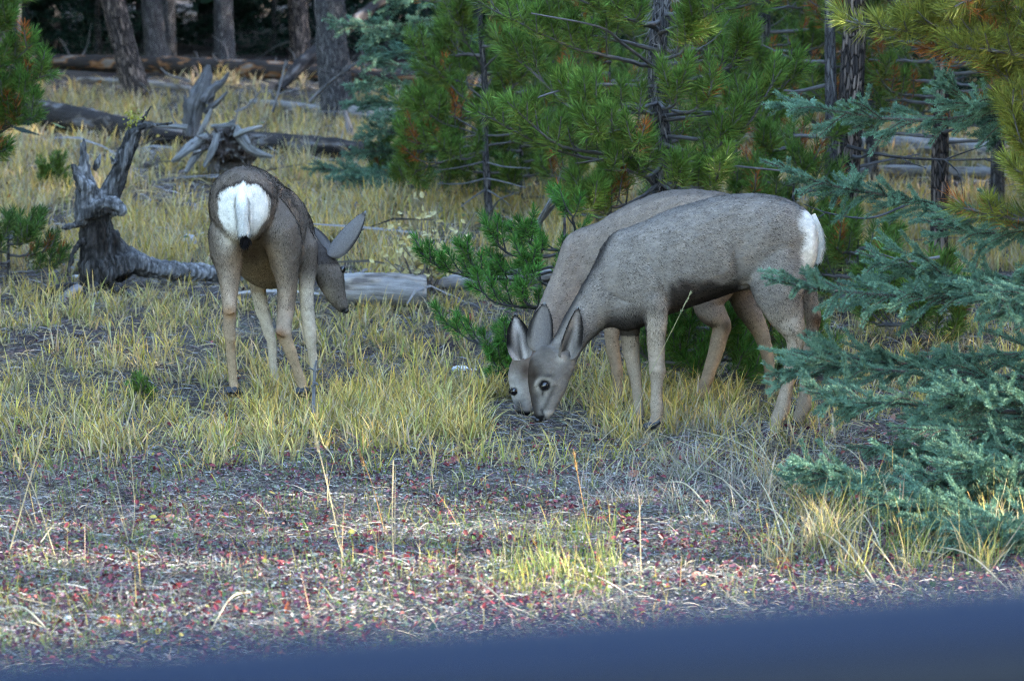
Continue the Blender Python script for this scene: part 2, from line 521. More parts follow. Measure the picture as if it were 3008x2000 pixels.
DG = (0.035, 0.075, 0.035)
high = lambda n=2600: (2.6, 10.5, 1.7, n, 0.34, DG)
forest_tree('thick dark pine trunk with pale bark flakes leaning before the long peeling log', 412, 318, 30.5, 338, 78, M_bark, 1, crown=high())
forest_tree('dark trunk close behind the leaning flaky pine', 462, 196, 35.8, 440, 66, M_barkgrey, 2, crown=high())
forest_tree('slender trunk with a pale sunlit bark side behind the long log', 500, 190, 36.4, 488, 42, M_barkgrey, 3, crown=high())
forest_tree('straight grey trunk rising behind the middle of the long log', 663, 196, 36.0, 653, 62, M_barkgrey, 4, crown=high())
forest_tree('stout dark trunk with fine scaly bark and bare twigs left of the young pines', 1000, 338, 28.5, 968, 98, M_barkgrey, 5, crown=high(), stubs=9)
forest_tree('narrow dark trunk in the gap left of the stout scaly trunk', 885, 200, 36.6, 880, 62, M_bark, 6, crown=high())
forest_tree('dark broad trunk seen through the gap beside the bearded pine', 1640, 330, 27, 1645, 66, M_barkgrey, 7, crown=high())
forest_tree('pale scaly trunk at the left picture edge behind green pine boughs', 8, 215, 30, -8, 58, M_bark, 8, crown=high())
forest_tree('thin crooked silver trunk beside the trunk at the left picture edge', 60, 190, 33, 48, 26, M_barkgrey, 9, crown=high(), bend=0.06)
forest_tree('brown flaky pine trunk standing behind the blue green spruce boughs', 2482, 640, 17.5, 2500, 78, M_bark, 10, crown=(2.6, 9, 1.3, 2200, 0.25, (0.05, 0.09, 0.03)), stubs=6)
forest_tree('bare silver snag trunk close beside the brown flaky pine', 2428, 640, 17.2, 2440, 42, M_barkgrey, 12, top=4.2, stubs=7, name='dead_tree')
# deep forest: dark conifers whose boughs hang in the gloom
rt = np.random.default_rng(5)
proto = []
for k in range(4):
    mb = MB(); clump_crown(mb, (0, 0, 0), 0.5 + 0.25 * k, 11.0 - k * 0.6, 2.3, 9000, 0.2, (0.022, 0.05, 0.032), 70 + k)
    me = mb.mesh('conifer_crown', M_spruce)
    tr = MB(); tube(tr, np.stack([np.zeros(12), np.zeros(12), np.linspace(-0.2, 9.5, 12)], -1), np.linspace(0.16, 0.03, 12), 10, (0.1, 0.09, 0.085), 0.06, seed=k)
    proto.append((me, tr.mesh('conifer_trunk', M_barkgrey, True)))
def plant_conifer(x, y, k, label, group, s=1.0, name='conifer_tree'):
    foot = (x, y, float(gh(x, y)) - 0.05)
    t = thing(name, foot, label, 'tree', group)
    t.rotation_euler = (0, 0, rt.uniform(0, 6.28)); t.scale = (s, s, s * rt.uniform(0.9, 1.1))
    for nm, me in (('trunk', proto[k][1]), ('crown', proto[k][0])):
        o = bpy.data.objects.new(nm, me); COL.objects.link(o); o.parent = t
    return t
GRP = 'dark conifers deep in the forest'
LB = 'dark conifer with drooping boughs in the gloom of the deep forest'
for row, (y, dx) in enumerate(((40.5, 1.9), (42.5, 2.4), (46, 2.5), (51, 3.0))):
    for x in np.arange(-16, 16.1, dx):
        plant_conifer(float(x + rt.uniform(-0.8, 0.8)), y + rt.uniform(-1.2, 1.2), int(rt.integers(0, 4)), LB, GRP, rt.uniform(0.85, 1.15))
# conifers along the clearing's left side
GR5 = 'conifers along the left side of the clearing'
LB5 = 'dense conifer at the left side of the clearing, outside the picture'
for y in (7, 10.5, 14, 17.5, 21, 24.5, 28, 31.5, 35, 38):
    for x in (-6.5, -9.5, -13):
        if -x - 2.3 < 0.18 * y: continue
        plant_conifer(x + rt.uniform(-0.4, 0.4), y + rt.uniform(-0.5, 0.5), int(rt.integers(0, 4)), LB5, GR5, rt.uniform(1.0, 1.2))
# one unseen conifer added: its high crown keeps low sun off the left foreground
foot = (7.2, 8.45, float(gh(7.2, 8.45)))
t = thing('conifer_tree', foot, 'unseen tall conifer added at the right to shade the left foreground', 'tree')
mb = MB(); tube(mb, np.array([foot]) + np.stack([np.zeros(12), np.zeros(12), np.linspace(-0.1, 9.5, 12)], -1), np.linspace(0.13, 0.03, 12), 10, (0.1, 0.09, 0.085), 0.06)
mb.build('trunk', M_barkgrey, t, smooth=True)
mb = MB(); clump_crown(mb, foot, 2.5, 9.8, 1.6, 11000, 0.22, (0.03, 0.06, 0.035), 91); mb.build('crown', M_spruce, t)
# young dark conifers under them, at the forest edge
LB3 = 'young dark conifer bushy to the ground in the gloom behind the long log'
GR3 = 'young dark conifers behind the long log'
for k in range(26):
    x = -8.5 + k * 0.68 + rt.uniform(-0.25, 0.25)
    plant_conifer(float(x), float(38.3 + rt.uniform(-0.6, 1.6)), k % 4, LB3, GR3, rt.uniform(0.24, 0.36))
LB4 = 'dark bushy young conifer in the shade behind the pines at the right'
for k, (px, yy, s_) in enumerate(((1600, 27, .30), (1760, 29, .34), (1900, 30, .36), (2080, 28.5, .33), (2220, 30, .38), (2380, 29, .33), (2560, 31, .38), (2720, 29.5, .34), (2880, 31, .38), (3050, 29, .34), (2640, 27.5, .26), (2960, 27.6, .28))):
    x = (px - 1504) / F * yy
    plant_conifer(float(x), float(yy), k % 4, LB4, 'young conifers in the shade behind the right pines', s_)
# off-frame conifer rows added to block the low sun, with a beam gap
GR2 = 'conifers added right of the clearing for shade'
LB2 = 'dense conifer added right of the clearing to shade the grass from the sun'
for y in (-9, -5.5, -2, 1.5, 5.9, 12.2, 15.2, 17.5, 20, 23.5, 27, 30.5, 34, 37, 40):
    for x in (7.0, 9.5, 12.5, 16, 20):
        if x - 2.2 < 0.18 * y: continue
        yy = y - 0.122 * (x - 1.5) + (0.4 * rt.uniform(-1, 1))
        plant_conifer(x + rt.uniform(-0.4, 0.4), yy, int(rt.integers(0, 4)), LB2, GR2, rt.uniform(1.0, 1.2))
# dense woodland mass behind them
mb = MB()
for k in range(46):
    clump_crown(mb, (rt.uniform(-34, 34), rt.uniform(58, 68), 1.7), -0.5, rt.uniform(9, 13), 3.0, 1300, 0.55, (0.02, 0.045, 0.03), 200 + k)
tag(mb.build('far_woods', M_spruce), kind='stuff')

# ------------------------------------------------------------------ pines and spruces in the clearing
def tufts(mb, tips, dirs, L, ln, n, col, yellow=0.25, wid=0.0030, open_=1.0):
    """bottlebrush needle tufts: needles along the last L of a shoot ending at tips"""
    k = len(tips)
    dirs = nrm(dirs)
    s = rng.uniform(0, 1, (k, n)) ** 0.8
    L = np.broadcast_to(L, (k,))
    base = tips[:, None] - dirs[:, None] * (L[:, None] * (1 - s))[..., None]
    a = rng.uniform(0, 2 * math.pi, (k, n))
    ref = np.where(np.abs(dirs[:, 2:3]) > 0.9, np.array([[1.0, 0, 0]]), np.array([[0, 0, 1.0]]))
    N = nrm(np.cross(dirs, ref)); B = np.cross(dirs, N)
    spread = open_ * (1.15 - 0.75 * s + rng.normal(0, 0.13, (k, n)))          # radians from the shoot axis
    d = dirs[:, None] * np.cos(spread)[..., None] + (N[:, None] * np.cos(a)[..., None] + B[:, None] * np.sin(a)[..., None]) * np.sin(spread)[..., None]
    d = d + np.array([0, 0, -0.06])
    col = np.asarray(col, float)
    cc = col[None, None] * rng.uniform(0.5, 1.55, (k, n, 1)) * rng.uniform(0.75, 1.25, (k, 1, 1))
    old = np.clip((1 - s) * yellow * 2.2 * rng.uniform(0, 1, (k, n)), 0, 1)[..., None]
    cc = cc * (1 - old) + np.array([0.25, 0.22, 0.035]) * old
    needles(mb, base.reshape(-1, 3), d.reshape(-1, 3), (ln * rng.uniform(0.75, 1.15, (k, n))).ravel(), wid, cc.reshape(-1, 3))

GREEN = (0.108, 0.205, 0.040)
YGREEN = (0.19, 0.215, 0.040)
RUST = (0.30, 0.10, 0.025)

def pine_branch(tree, path, r0=0.012, nside=8, side=0.2, tl=0.14, ln=0.078, n=115, col=GREEN, bare=0.3, dead=0.06, yellow=0.3, woodcol=(0.15, 0.14, 0.14), wid=0.0038, up=0.75, seed=None):
    P = resample(path, 24); nside = int(nside * 0.95)
    r = np.random.default_rng(int(abs(P[-1].sum()) * 1e4) % 99991 if seed is None else seed)
    P = P + np.cumsum(r.normal(0, 0.0025, P.shape), 0)
    wood = MB(); nd = MB()
    tube(wood, P, np.linspace(r0, 0.0035, 24), 6, woodcol, 0.12, seed=int(r.integers(99)))
    T = nrm(np.gradient(P, axis=0))
    tips, dirs, rust_t, rust_d = [P[-1] + T[-1] * 0.02], [T[-1]], [], []
    tot = np.linalg.norm(P[-1] - P[0])
    for q in range(nside):
        s = bare + (0.97 - bare) * (q + r.uniform(0, 0.9)) / nside
        i = min(int(s * 23), 22)
        sg = 1 if q % 2 else -1
        lat = nrm(np.cross(T[i], np.array([0, 0, 1.0]))) * sg * r.uniform(0.35, 1.0)
        d = nrm(T[i] * r.uniform(0.5, 1.0) + lat * 0.75 + np.array([0, 0, up * r.uniform(0.3, 1.4)]))
        l = side * r.uniform(0.5, 1.15) * (1.15 - 0.55 * s)
        e = P[i] + d * l + np.array([0, 0, 0.4 * l * up])
        Q = resample([P[i], P[i] + d * l * 0.5, e], 7)
        tube(wood, Q, np.linspace(0.0045, 0.003, 7), 4, woodcol, 0, seed=q, caps=False)
        ed = nrm(e - Q[4])
        if r.uniform() < dead:
            rust_t.append(e); rust_d.append(ed)
        else:
            tips.append(e); dirs.append(ed)
            if l > 0.14 and r.uniform() < 0.75:       # a second shoot half way
                d2 = nrm(ed + r.normal(0, 0.5, 3) + np.array([0, 0, 0.3]))
                e2 = Q[3] + d2 * l * 0.55
                tube(wood, np.stack([Q[3], (Q[3] + e2) / 2, e2]), [0.003, 0.003, 0.0025], 4, woodcol, 0, seed=q, caps=False)
                tips.append(e2); dirs.append(d2)
    b = wood.build('branch', M_twig, tree, smooth=True)
    tufts(nd, np.array(tips), np.array(dirs), tl * r.uniform(0.8, 1.3, len(tips)), ln, n, col, yellow, wid)
    if rust_t:
        tufts(nd, np.array(rust_t), np.array(rust_d), tl, ln * 0.9, n // 2, RUST, 0, wid)
    nd.build('needles', M_needle, b)
    return b

def pine_random(tree, trunk, z0, z1, nb, L, az=None, **kw):
    """branches all round a trunk between heights z0 and z1 above its foot, drooping then turning up"""
    r = np.random.default_rng(int(trunk[0, 0] * 1000) % 9973 + nb)
    z = trunk[:, 2] - trunk[0, 2]
    for k in range(nb):
        h = z0 + (z1 - z0) * (k + r.uniform()) / nb
        p = np.array([np.interp(h, z, trunk[:, i]) for i in range(3)])
        a = r.uniform(*az) if az else k * 2.4 + r.uniform(-0.4, 0.4)
        l = L * r.uniform(0.65, 1.15) * (1 - 0.35 * (h - z0) / max(z1 - z0, 0.1))
        d = np.array([math.cos(a), math.sin(a), 0])
        path = [p, p + d * l * 0.4 + [0, 0, 0.02 * l], p + d * l * 0.75 + [0, 0, 0.05 * l], p + d * l + [0, 0, 0.22 * l]]
        pine_branch(tree, path, **kw)

def px_path(pts):
    return [at(*p) for p in pts]

def pine_trunk(tree, P, r0, r1, mat=None, col=(0.13, 0.12, 0.12), n=50, sides=12):
    Q = resample(P, n)
    z = Q[:, 2] - Q[0, 2]
    R = np.linspace(r0, r1, n) * (1 + 0.3 * np.exp(-z / 0.1))
    tube(MB(), Q, R, sides, col, 0.06, seed=int(r0 * 1e4)).build('trunk', mat or M_barkgrey, tree, smooth=True)
    return Q

# --- the bearded pine behind the grazing pair
Y = 15.2
tp = np.array([at(1948, 760, Y), at(1945, 520, Y), at(1935, 330, Y + .02), at(1932, 150, Y + .03), at(1945, 0, Y), at(1940, -300, Y), at(1940, -900, Y)])
tp[0, 2] = gh(tp[0, 0], tp[0, 1]) - 0.05
big = thing('pine_tree', tp[0], 'green pine with a beard of grey dead twigs on its trunk behind the grazing pair', 'tree')
tq = pine_trunk(big, tp, 0.058, 0.035)
# beard of dry twiglets hugging the trunk
mb = MB(); r = np.random.default_rng(3)
n = 900
hh = np.concatenate([r.uniform(0.62, 0.95, n // 3), r.uniform(1.0, 1.75, n - n // 3)])
zt = tq[:, 2]
pt = np.stack([np.interp(tp[0, 2] + hh * 1.0, zt, tq[:, i]) for i in range(3)], -1)
aa = r.uniform(0, 2 * math.pi, n)
out = np.stack([np.cos(aa), np.sin(aa), np.zeros(n)], -1)
needles(mb, pt + out * r.uniform(0.04, 0.075, n)[:, None], out * 0.5 + np.stack([r.normal(0, .5, n), r.normal(0, .5, n), -r.uniform(0.3, 1.4, n)], -1), r.uniform(0.05, 0.13, n), 0.0032, np.array([0.27, 0.24, 0.23]) * r.uniform(0.5, 1.3, (n, 1)))
mb.build('dead_twigs', M_twig, big)
kw = dict(n=125, dead=0.05, bare=0.42, wid=0.0042)
front = [
    ([(1930, 505, Y), (1790, 470, 14.9), (1600, 420, 14.6), (1405, 315, 14.3)], 13),
    ([(1930, 480, Y), (1780, 455, 14.6), (1640, 420, 14.3), (1500, 305, 14.1)], 11),
    ([(1925, 420, Y), (1830, 390, 14.8), (1720, 360, 14.6), (1640, 240, 14.5)], 9),
    ([(1930, 340, Y), (1850, 320, 14.6), (1760, 330, 14.4), (1690, 260, 14.3)], 9),
    ([(1930, 350, Y), (1880, 370, 14.5), (1800, 390, 14.2), (1730, 400, 14.1)], 9),
    ([(1940, 450, Y), (1900, 440, 14.6), (1870, 440, 14.3), (1880, 400, 14.1)], 6),
    ([(1940, 300, Y), (1950, 320, 14.6), (1985, 310, 14.4), (1995, 235, 14.3)], 6),
    ([(1940, 300, Y), (2000, 330, 14.6), (2060, 300, 14.4), (2085, 225, 14.3)], 7),
    ([(1940, 420, Y), (2040, 440, 14.9), (2120, 430, 14.7), (2200, 330, 14.6)], 10),
    ([(1940, 400, Y), (2080, 400, 15), (2190, 370, 14.9), (2300, 200, 14.8)], 11),
    ([(1940, 350, Y), (2080, 330, 15), (2240, 290, 15), (2360, 200, 14.9)], 11),
    ([(1940, 250, Y), (2050, 230, 15.1), (2150, 190, 15.0), (2200, 110, 14.9)], 10),
    ([(1940, 530, Y), (2000, 560, 14.9), (2090, 545, 14.6), (2120, 485, 14.4)], 8),
    ([(1940, 540, Y), (1975, 560, 14.8), (1985, 540, 14.5), (1995, 490, 14.4)], 5),
    ([(1940, 540, Y), (1860, 590, 14.8), (1780, 600, 14.5), (1690, 560, 14.3)], 9),
    ([(1940, 560, Y), (1820, 630, 14.7), (1740, 620, 14.4), (1660, 600, 14.2)], 9),
    ([(1940, 480, Y), (1900, 520, 14.8), (1840, 500, 14.5), (1760, 500, 14.3)], 8),
    ([(1935, 150, Y), (1830, 130, 15), (1700, 110, 14.8), (1500, 60, 14.6)], 13),
    ([(1935, 200, Y), (1800, 160, 14.9), (1650, 130, 14.7), (1400, 0, 14.4)], 13),
    ([(1935, 90, Y), (1850, 60, 14.7), (1760, 30, 14.4), (1640, -20, 14.2)], 11),
    ([(1935, 60, Y), (1900, 80, 14.6), (1850, 60, 14.3), (1800, 10, 14.1)], 8),
    ([(1935, 100, Y), (1990, 80, 14.7), (2060, 60, 14.4), (2130, 0, 14.2)], 10),
    ([(1940, 40, Y), (2060, 30, 15), (2180, 20, 14.9), (2330, -40, 14.8)], 11),
    ([(1935, 180, Y), (1960, 170, 14.7), (2000, 150, 14.5), (2030, 90, 14.4)], 7),
    ([(1935, 330, Y), (1700, 330, 15.3), (1560, 210, 15.3), (1480, 150, 15.3)], 9),
]
for path, ns in front:
    pine_branch(big, px_path(path), nside=ns, up=0.75, **kw)
pine_random(big, tq, 0.7, 2.6, 11, 0.75, az=(0.2, 2.9), n=110, dead=0.15)
pine_random(big, tq, 2.0, 4.2, 16, 0.9, n=70)
# bare grey limbs
for pts in ([(1920, 255, Y), (1760, 250, 14.8), (1640, 268, 14.5), (1500, 315, 14.4)], [(1935, 300, Y), (1850, 330, 14.9), (1770, 370, 14.7)], [(1935, 560, Y), (1840, 470, 14.8), (1690, 480, 14.6)],
            [(1930, 205, Y), (1830, 130, 14.7), (1760, 80, 14.5), (1560, 40, 14.4)], [(1940, 340, Y), (2080, 330, 14.8), (2180, 345, 14.7)], [(1940, 470, Y), (2070, 480, 14.9), (2330, 505, 14.7)]):
    tube(MB(), resample(px_path(pts), 16), np.linspace(0.010, 0.004, 16), 6, (0.16, 0.15, 0.155), 0.15, seed=len(pts)).build('bare_branch', M_twig, big, smooth=True)

# --- young pine with the bare grey lower trunk (centre)
Y = 19.5
tp = np.array([at(1443, 668, Y), at(1432, 560, Y), at(1425, 420, Y), at(1424, 250, Y), at(1410, 60, Y), at(1405, -150, Y), at(1400, -500, Y)])
tp[0, 2] = gh(tp[0, 0], tp[0, 1]) - 0.03
young = thing('pine_tree', tp[0], 'young pine with a bare grey lower trunk and thin dead side twigs', 'tree')
tq = pine_trunk(young, tp, 0.027, 0.012, sides=10)
for pts in ([(1424, 475, Y), (1350, 492, Y - .2), (1290, 500, Y - .3)], [(1424, 525, Y), (1360, 540, Y - .2), (1285, 540, Y - .3)], [(1424, 475, Y), (1480, 490, Y - .1), (1560, 495, Y - .2)],
            [(1424, 523, Y), (1480, 535, Y - .2), (1545, 552, Y - .3)], [(1428, 555, Y), (1390, 580, Y - .2), (1350, 610, Y - .3)], [(1430, 558, Y), (1460, 575, Y - .2), (1500, 605, Y - .2)],
            [(1440, 620, Y), (1470, 585, Y - .2), (1510, 570, Y - .3)]):
    tube(MB(), resample(px_path(pts), 10), np.linspace(0.007, 0.003, 10), 5, (0.2, 0.2, 0.21), 0.1, seed=4).build('bare_branch', M_twig, young, smooth=True)
yb = [((1424, 400), (1300, 360), (1225, 320), 10), ((1424, 395), (1290, 330), (1180, 335), 10), ((1424, 330), (1330, 250), (1230, 140), 11), ((1424, 300), (1360, 230), (1300, 90), 10),
      ((1420, 200), (1370, 120), (1340, 30), 10), ((1424, 390), (1260, 430), (1210, 480), 10), ((1424, 420), (1300, 440), (1190, 420), 9), ((1424, 260), (1300, 220), (1240, 230), 9),
      ((1424, 330), (1500, 260), (1560, 200), 10), ((1424, 260), (1480, 180), (1520, 120), 9), ((1424, 400), (1540, 380), (1620, 300), 10), ((1424, 430), (1530, 420), (1640, 400), 10),
      ((1424, 200), (1480, 120), (1490, 40), 9), ((1415, 100), (1370, 40), (1350, -30), 9), ((1415, 100), (1450, 30), (1450, -40), 9), ((1424, 350), (1340, 310), (1310, 250), 8),
      ((1424, 440), (1360, 470), (1290, 440), 8), ((1424, 440), (1230, 500), (1240, 540), 8)]
for k, (a, b, c, ns) in enumerate(yb):
    dy = (-0.5, 0.1, -0.35, 0.3)[k % 4]
    pine_branch(young, px_path([(*a, Y), (*b, Y + dy * 0.6), (*c, Y + dy)]), nside=ns, side=0.22, n=110, r0=0.007, up=0.7, dead=0.12, wid=0.0052)
pine_random(young, tq, 0.95, 2.4, 14, 0.5, n=90, side=0.2, dead=0.12, wid=0.0052)

# --- green pine thicket behind the young pine and left of the beard
def small_pine(px, py, Y, h, label, nb=14, L=0.4, lean=0.0, group=None, col=GREEN, n=100, wid=0.0046, dead=0.04, z0=0.08, name='pine_sapling', r0=0.012, k=1.0):
    A = at(px, py, Y); A[2] = gh(A[0], A[1])
    P = np.array([A - [0, 0, 0.03], A + [lean * 0.4, 0, h * 0.5], A + [lean, 0, h]])
    t = thing(name, A, label, 'pine', group)
    q = pine_trunk(t, P, r0, 0.004, n=20, sides=7)
    pine_random(t, q, z0 * k, h * 0.97, nb, L, n=n, col=col, wid=wid, side=0.17 * k, dead=dead, up=0.9, tl=0.14 * k, ln=0.075 * k, r0=0.012 * k)
    tp_, td = np.array([q[-1] + [0, 0, 0.03]]), np.array([[lean * 0.2, 0, 1.0]])
    m = MB(); tufts(m, tp_, td, 0.14 * k, 0.06 * k, n, col, 0.2, wid); m.build('leader_needles', M_needle, t)
    return t
small_pine(1300, 610, 21.0, 0.75, 'low bushy pine under the left side of the young pine', 16, 0.45)
small_pine(1530, 625, 20.5, 0.95, 'low bushy pine right behind the young pine trunk', 18, 0.5)
small_pine(1650, 560, 22.0, 1.2, 'pine sapling in shade between the young pine and the bearded pine', 18, 0.5, dead=0.15)
small_pine(1115, 560, 22.5, 0.36, 'tiny bright green pine seedling beside the low spruce boughs', 6, 0.1, k=0.6)
small_pine(1790, 600, 19.0, 1.2, 'pine sapling with rusty needles behind the bearded pine', 16, 0.5, dead=0.3)
small_pine(2160, 620, 17.5, 1.1, 'pine sapling behind the back of the nearest deer', 18, 0.5, dead=0.2)
small_pine(2330, 640, 16.8, 0.9, 'pine sapling over the rump of the nearest deer', 14, 0.45, dead=0.15)
small_pine(2520, 700, 15.8, 0.45, 'short pine sapling behind the white rump of the nearest deer', 10, 0.3)
small_pine(2700, 770, 14.6, 0.4, 'small pine under the spruce boughs right of the grazing pair', 10, 0.3, dead=0.1)
small_pine(412, 1150, 12.9, 0.10, 'tiny green pine seedling in the grass left of the lone deer', 4, 0.03, n=40, k=0.4, r0=0.004)
small_pine(150, 480, 22, 0.22, 'little pine seedling left of the forked root', 6, 0.12, k=0.6, n=70)

# --- pine sapling in front of the deer faces: reclining boughs
A = at(1640, 1060, 13.6); A[2] = gh(A[0], A[1])
s1 = thing('pine_sapling', A, 'reclining green pine sapling behind the ears of the grazing pair', 'pine')
pine_trunk(s1, np.array([A, A + [0.02, 0.05, 0.3], A + [0.03, 0.1, 0.75]]), 0.014, 0.006, n=16, sides=7)
for pts, ns in (([(1660, 790, 13.7), (1480, 815, 13.5), (1330, 790, 13.4), (1245, 735, 13.3)], 13), ([(1660, 770, 13.7), (1560, 790, 13.5), (1420, 795, 13.4), (1345, 715, 13.3)], 11),
                ([(1660, 740, 13.7), (1590, 760, 13.5), (1500, 750, 13.4), (1440, 680, 13.3)], 9), ([(1660, 730, 13.7), (1640, 740, 13.5), (1570, 720, 13.4), (1545, 665, 13.3)], 8),
                ([(1660, 900, 13.7), (1560, 890, 13.4), (1470, 890, 13.3), (1385, 840, 13.2)], 8), ([(1660, 920, 13.7), (1580, 900, 13.4), (1540, 880, 13.3), (1535, 830, 13.2)], 6),
                ([(1640, 1005, 13.6), (1540, 1010, 13.3), (1400, 1008, 13.2), (1310, 950, 13.1)], 7), ([(1640, 1030, 13.6), (1540, 1060, 13.3), (1480, 1060, 13.2), (1440, 1035, 13.1)], 7),
                ([(1640, 1060, 13.6), (1560, 1090, 13.3), (1500, 1105, 13.2), (1450, 1090, 13.1)], 7), ([(1640, 1040, 13.6), (1560, 1040, 13.3), (1520, 1010, 13.2), (1470, 990, 13.1)], 6),
                ([(1660, 700, 13.7), (1700, 690, 13.6), (1690, 640, 13.5), (1660, 600, 13.5)], 7), ([(1660, 830, 13.7), (1620, 850, 13.5), (1570, 800, 13.4), (1540, 760, 13.3)], 7)):
    pine_branch(s1, px_path(pts), nside=ns, side=0.15, tl=0.09, ln=0.05, n=120, r0=0.008, yellow=0.12, col=(0.075, 0.21, 0.04), dead=0.0, woodcol=(0.08, 0.08, 0.085), up=0.6)
s2 = small_pine(2040, 1120, 13.3, 0.36, 'low green pine sapling between the legs of the grazing pair', 16, 0.3, n=110, col=(0.075, 0.21, 0.04), wid=0.0030)
small_pine(2290, 1080, 13.6, 0.28, 'small pine sapling behind the hind legs of the nearest deer', 9, 0.22, n=110, wid=0.0030)

# --- pine boughs at the left picture edge
A = at(-120, 700, 17.5); A[2] = gh(A[0], A[1])
lp = thing('pine_tree', A, 'green pine reaching into the picture from the left edge', 'tree')
tq = pine_trunk(lp, np.array([A - [0, 0, .05], A + [0, 0, 1.2], A + [0.03, 0, 2.6], A + [0, 0, 4.5]]), 0.05, 0.02)
for k, (a, b, c) in enumerate(((( -120, 250), (0, 200), (85, 130)), ((-120, 330), (20, 260), (135, 215)), ((-120, 300), (0, 300), (100, 260)), ((-120, 100), (-30, 40), (40, -30)), ((-120, 400), (-10, 370), (75, 320)),
                               ((-120, 480), (-40, 480), (30, 430)), ((-120, 500), (0, 400), (110, 350)), ((-120, 200), (-40, 120), (30, 60)), ((-120, 380), (-60, 330), (20, 300)), ((-120, 280), (-60, 230), (10, 190)))):
    pine_branch(lp, px_path([(*a, 17.5), (*b, 17.2), (*c, 17.0)]), nside=9, side=0.2, n=120, wid=0.0046, col=(0.07, 0.16, 0.03), dead=0.08)
pine_random(lp, tq, 1.5, 4.0, 14, 0.6, n=70)
small_pine(25, 780, 17.0, 0.34, 'low dark pine bush at the left picture edge below the forked root', 9, 0.3, k=0.75, dead=0.05, col=(0.06, 0.13, 0.03))

# --- big golden green pine hanging in from the upper right
Y = 11.2
tp = np.array([at(3330, 1230, Y), at(3330, 600, Y), at(3330, 0, Y), at(3330, -1200, Y)]); tp[0, 2] = gh(tp[0, 0], tp[0, 1]) - 0.05
gp = thing('pine_tree', tp[0], 'golden green pine with rusty needles hanging in at the upper right corner', 'tree')
tq = pine_trunk(gp, tp, 0.075, 0.04, M_bark)
for k, (pts, ns) in enumerate((([(3330, 60, Y), (3000, 60, 10.9), (2750, 90, 10.7), (2480, 60, 10.5)], 15), ([(3330, 20, Y), (3050, 20, 10.9), (2850, 0, 10.7), (2640, -40, 10.5)], 14),
                               ([(3330, 120, Y), (3080, 110, 10.9), (2880, 110, 10.7), (2640, 60, 10.6)], 15), ([(3330, 250, Y), (3150, 260, 10.9), (3020, 260, 10.8), (2930, 190, 10.7)], 10),
                               ([(3330, 400, Y), (3150, 420, 10.8), (3040, 400, 10.7), (2960, 330, 10.6)], 10), ([(3330, 520, Y), (3150, 520, 10.8), (3060, 490, 10.7), (2985, 410, 10.6)], 10),
                               ([(3330, 650, Y), (3180, 650, 10.9), (3030, 640, 10.8), (2830, 600, 10.7)], 11), ([(3330, 200, Y), (3120, 180, 10.8), (2980, 150, 10.6), (2800, 130, 10.5)], 12),
                               ([(3330, -40, Y), (3100, -40, 10.8), (2950, -30, 10.6), (2800, 30, 10.5)], 12), ([(3330, 600, Y), (3150, 560, 10.7), (3050, 560, 10.6), (2990, 500, 10.5)], 9))):
    pine_branch(gp, px_path(pts), nside=ns, side=0.19, n=125, ln=0.078, col=YGREEN, yellow=0.45, dead=0.10, wid=0.0030, up=0.35)
pine_branch(gp, px_path([(3330, 170, Y), (3000, 180, 10.9), (2850, 160, 10.8), (2730, 140, 10.7)]), nside=8, side=0.14, n=110, col=(0.36, 0.13, 0.03), yellow=0.1, dead=0.5)
pine_random(gp, tq, 2.4, 5.5, 18, 1.1, n=60, col=YGREEN)

# --- shady pine filling the upper right behind the spruce
A = at(2760, 640, 17.8); A[2] = gh(A[0], A[1])
sp3 = thing('pine_tree', A, 'shady dense pine with rusty inner needles behind the spruce boughs', 'tree')
tq = pine_trunk(sp3, np.array([A - [0, 0, .05], A + [0, 0, 1.4], A + [0.02, 0, 3.0], A + [0, 0, 5.0]]), 0.055, 0.02, M_bark)
pine_random(sp3, tq, 0.75, 2.1, 34, 1.0, n=110, dead=0.22, yellow=0.4, col=(0.09, 0.16, 0.03), wid=0.0046)
pine_random(sp3, tq, 2.1, 4.6, 16, 0.9, n=60)
A = at(2240, 560, 19.5); A[2] = gh(A[0], A[1])
sp4 = thing('pine_tree', A, 'full pine behind the bearded pine with rusty inner twigs', 'tree')
tq = pine_trunk(sp4, np.array([A - [0, 0, .05], A + [0, 0, 1.4], A + [0.02, 0, 3.0], A + [0, 0, 5.0]]), 0.05, 0.02)
pine_random(sp4, tq, 0.65, 2.2, 32, 1.0, n=110, dead=0.25, yellow=0.35, col=(0.095, 0.19, 0.035), wid=0.0052)
pine_random(sp4, tq, 2.2, 4.6, 16, 0.9, n=60)

for px, yy, col, lab in ((2560, 22.5, (0.075, 0.13, 0.03), 'dark pine deep behind the right logs and the brown flaky trunk'), (2930, 20.5, (0.085, 0.145, 0.03), 'dark pine at the right edge behind the golden pine'),
                         (2080, 23.5, (0.08, 0.15, 0.032), 'dusky pine in the second row behind the bearded pine'), (1720, 24.5, (0.07, 0.14, 0.035), 'dusky pine between the young pine and the bearded pine, farther back')):
    A = at(px, 500, yy); A[2] = gh(A[0], A[1])
    pt_ = thing('pine_tree', A, lab, 'tree')
    q_ = pine_trunk(pt_, np.array([A - [0, 0, .05], A + [0, 0, 1.4], A + [0.02, 0, 3.0], A + [0, 0, 5.0]]), 0.05, 0.02)
    pine_random(pt_, q_, 0.55, 2.3, 30, 1.15, n=80, dead=0.2, yellow=0.35, col=col, wid=0.0058)
    pine_random(pt_, q_, 2.3, 4.6, 12, 0.9, n=50, wid=0.008)

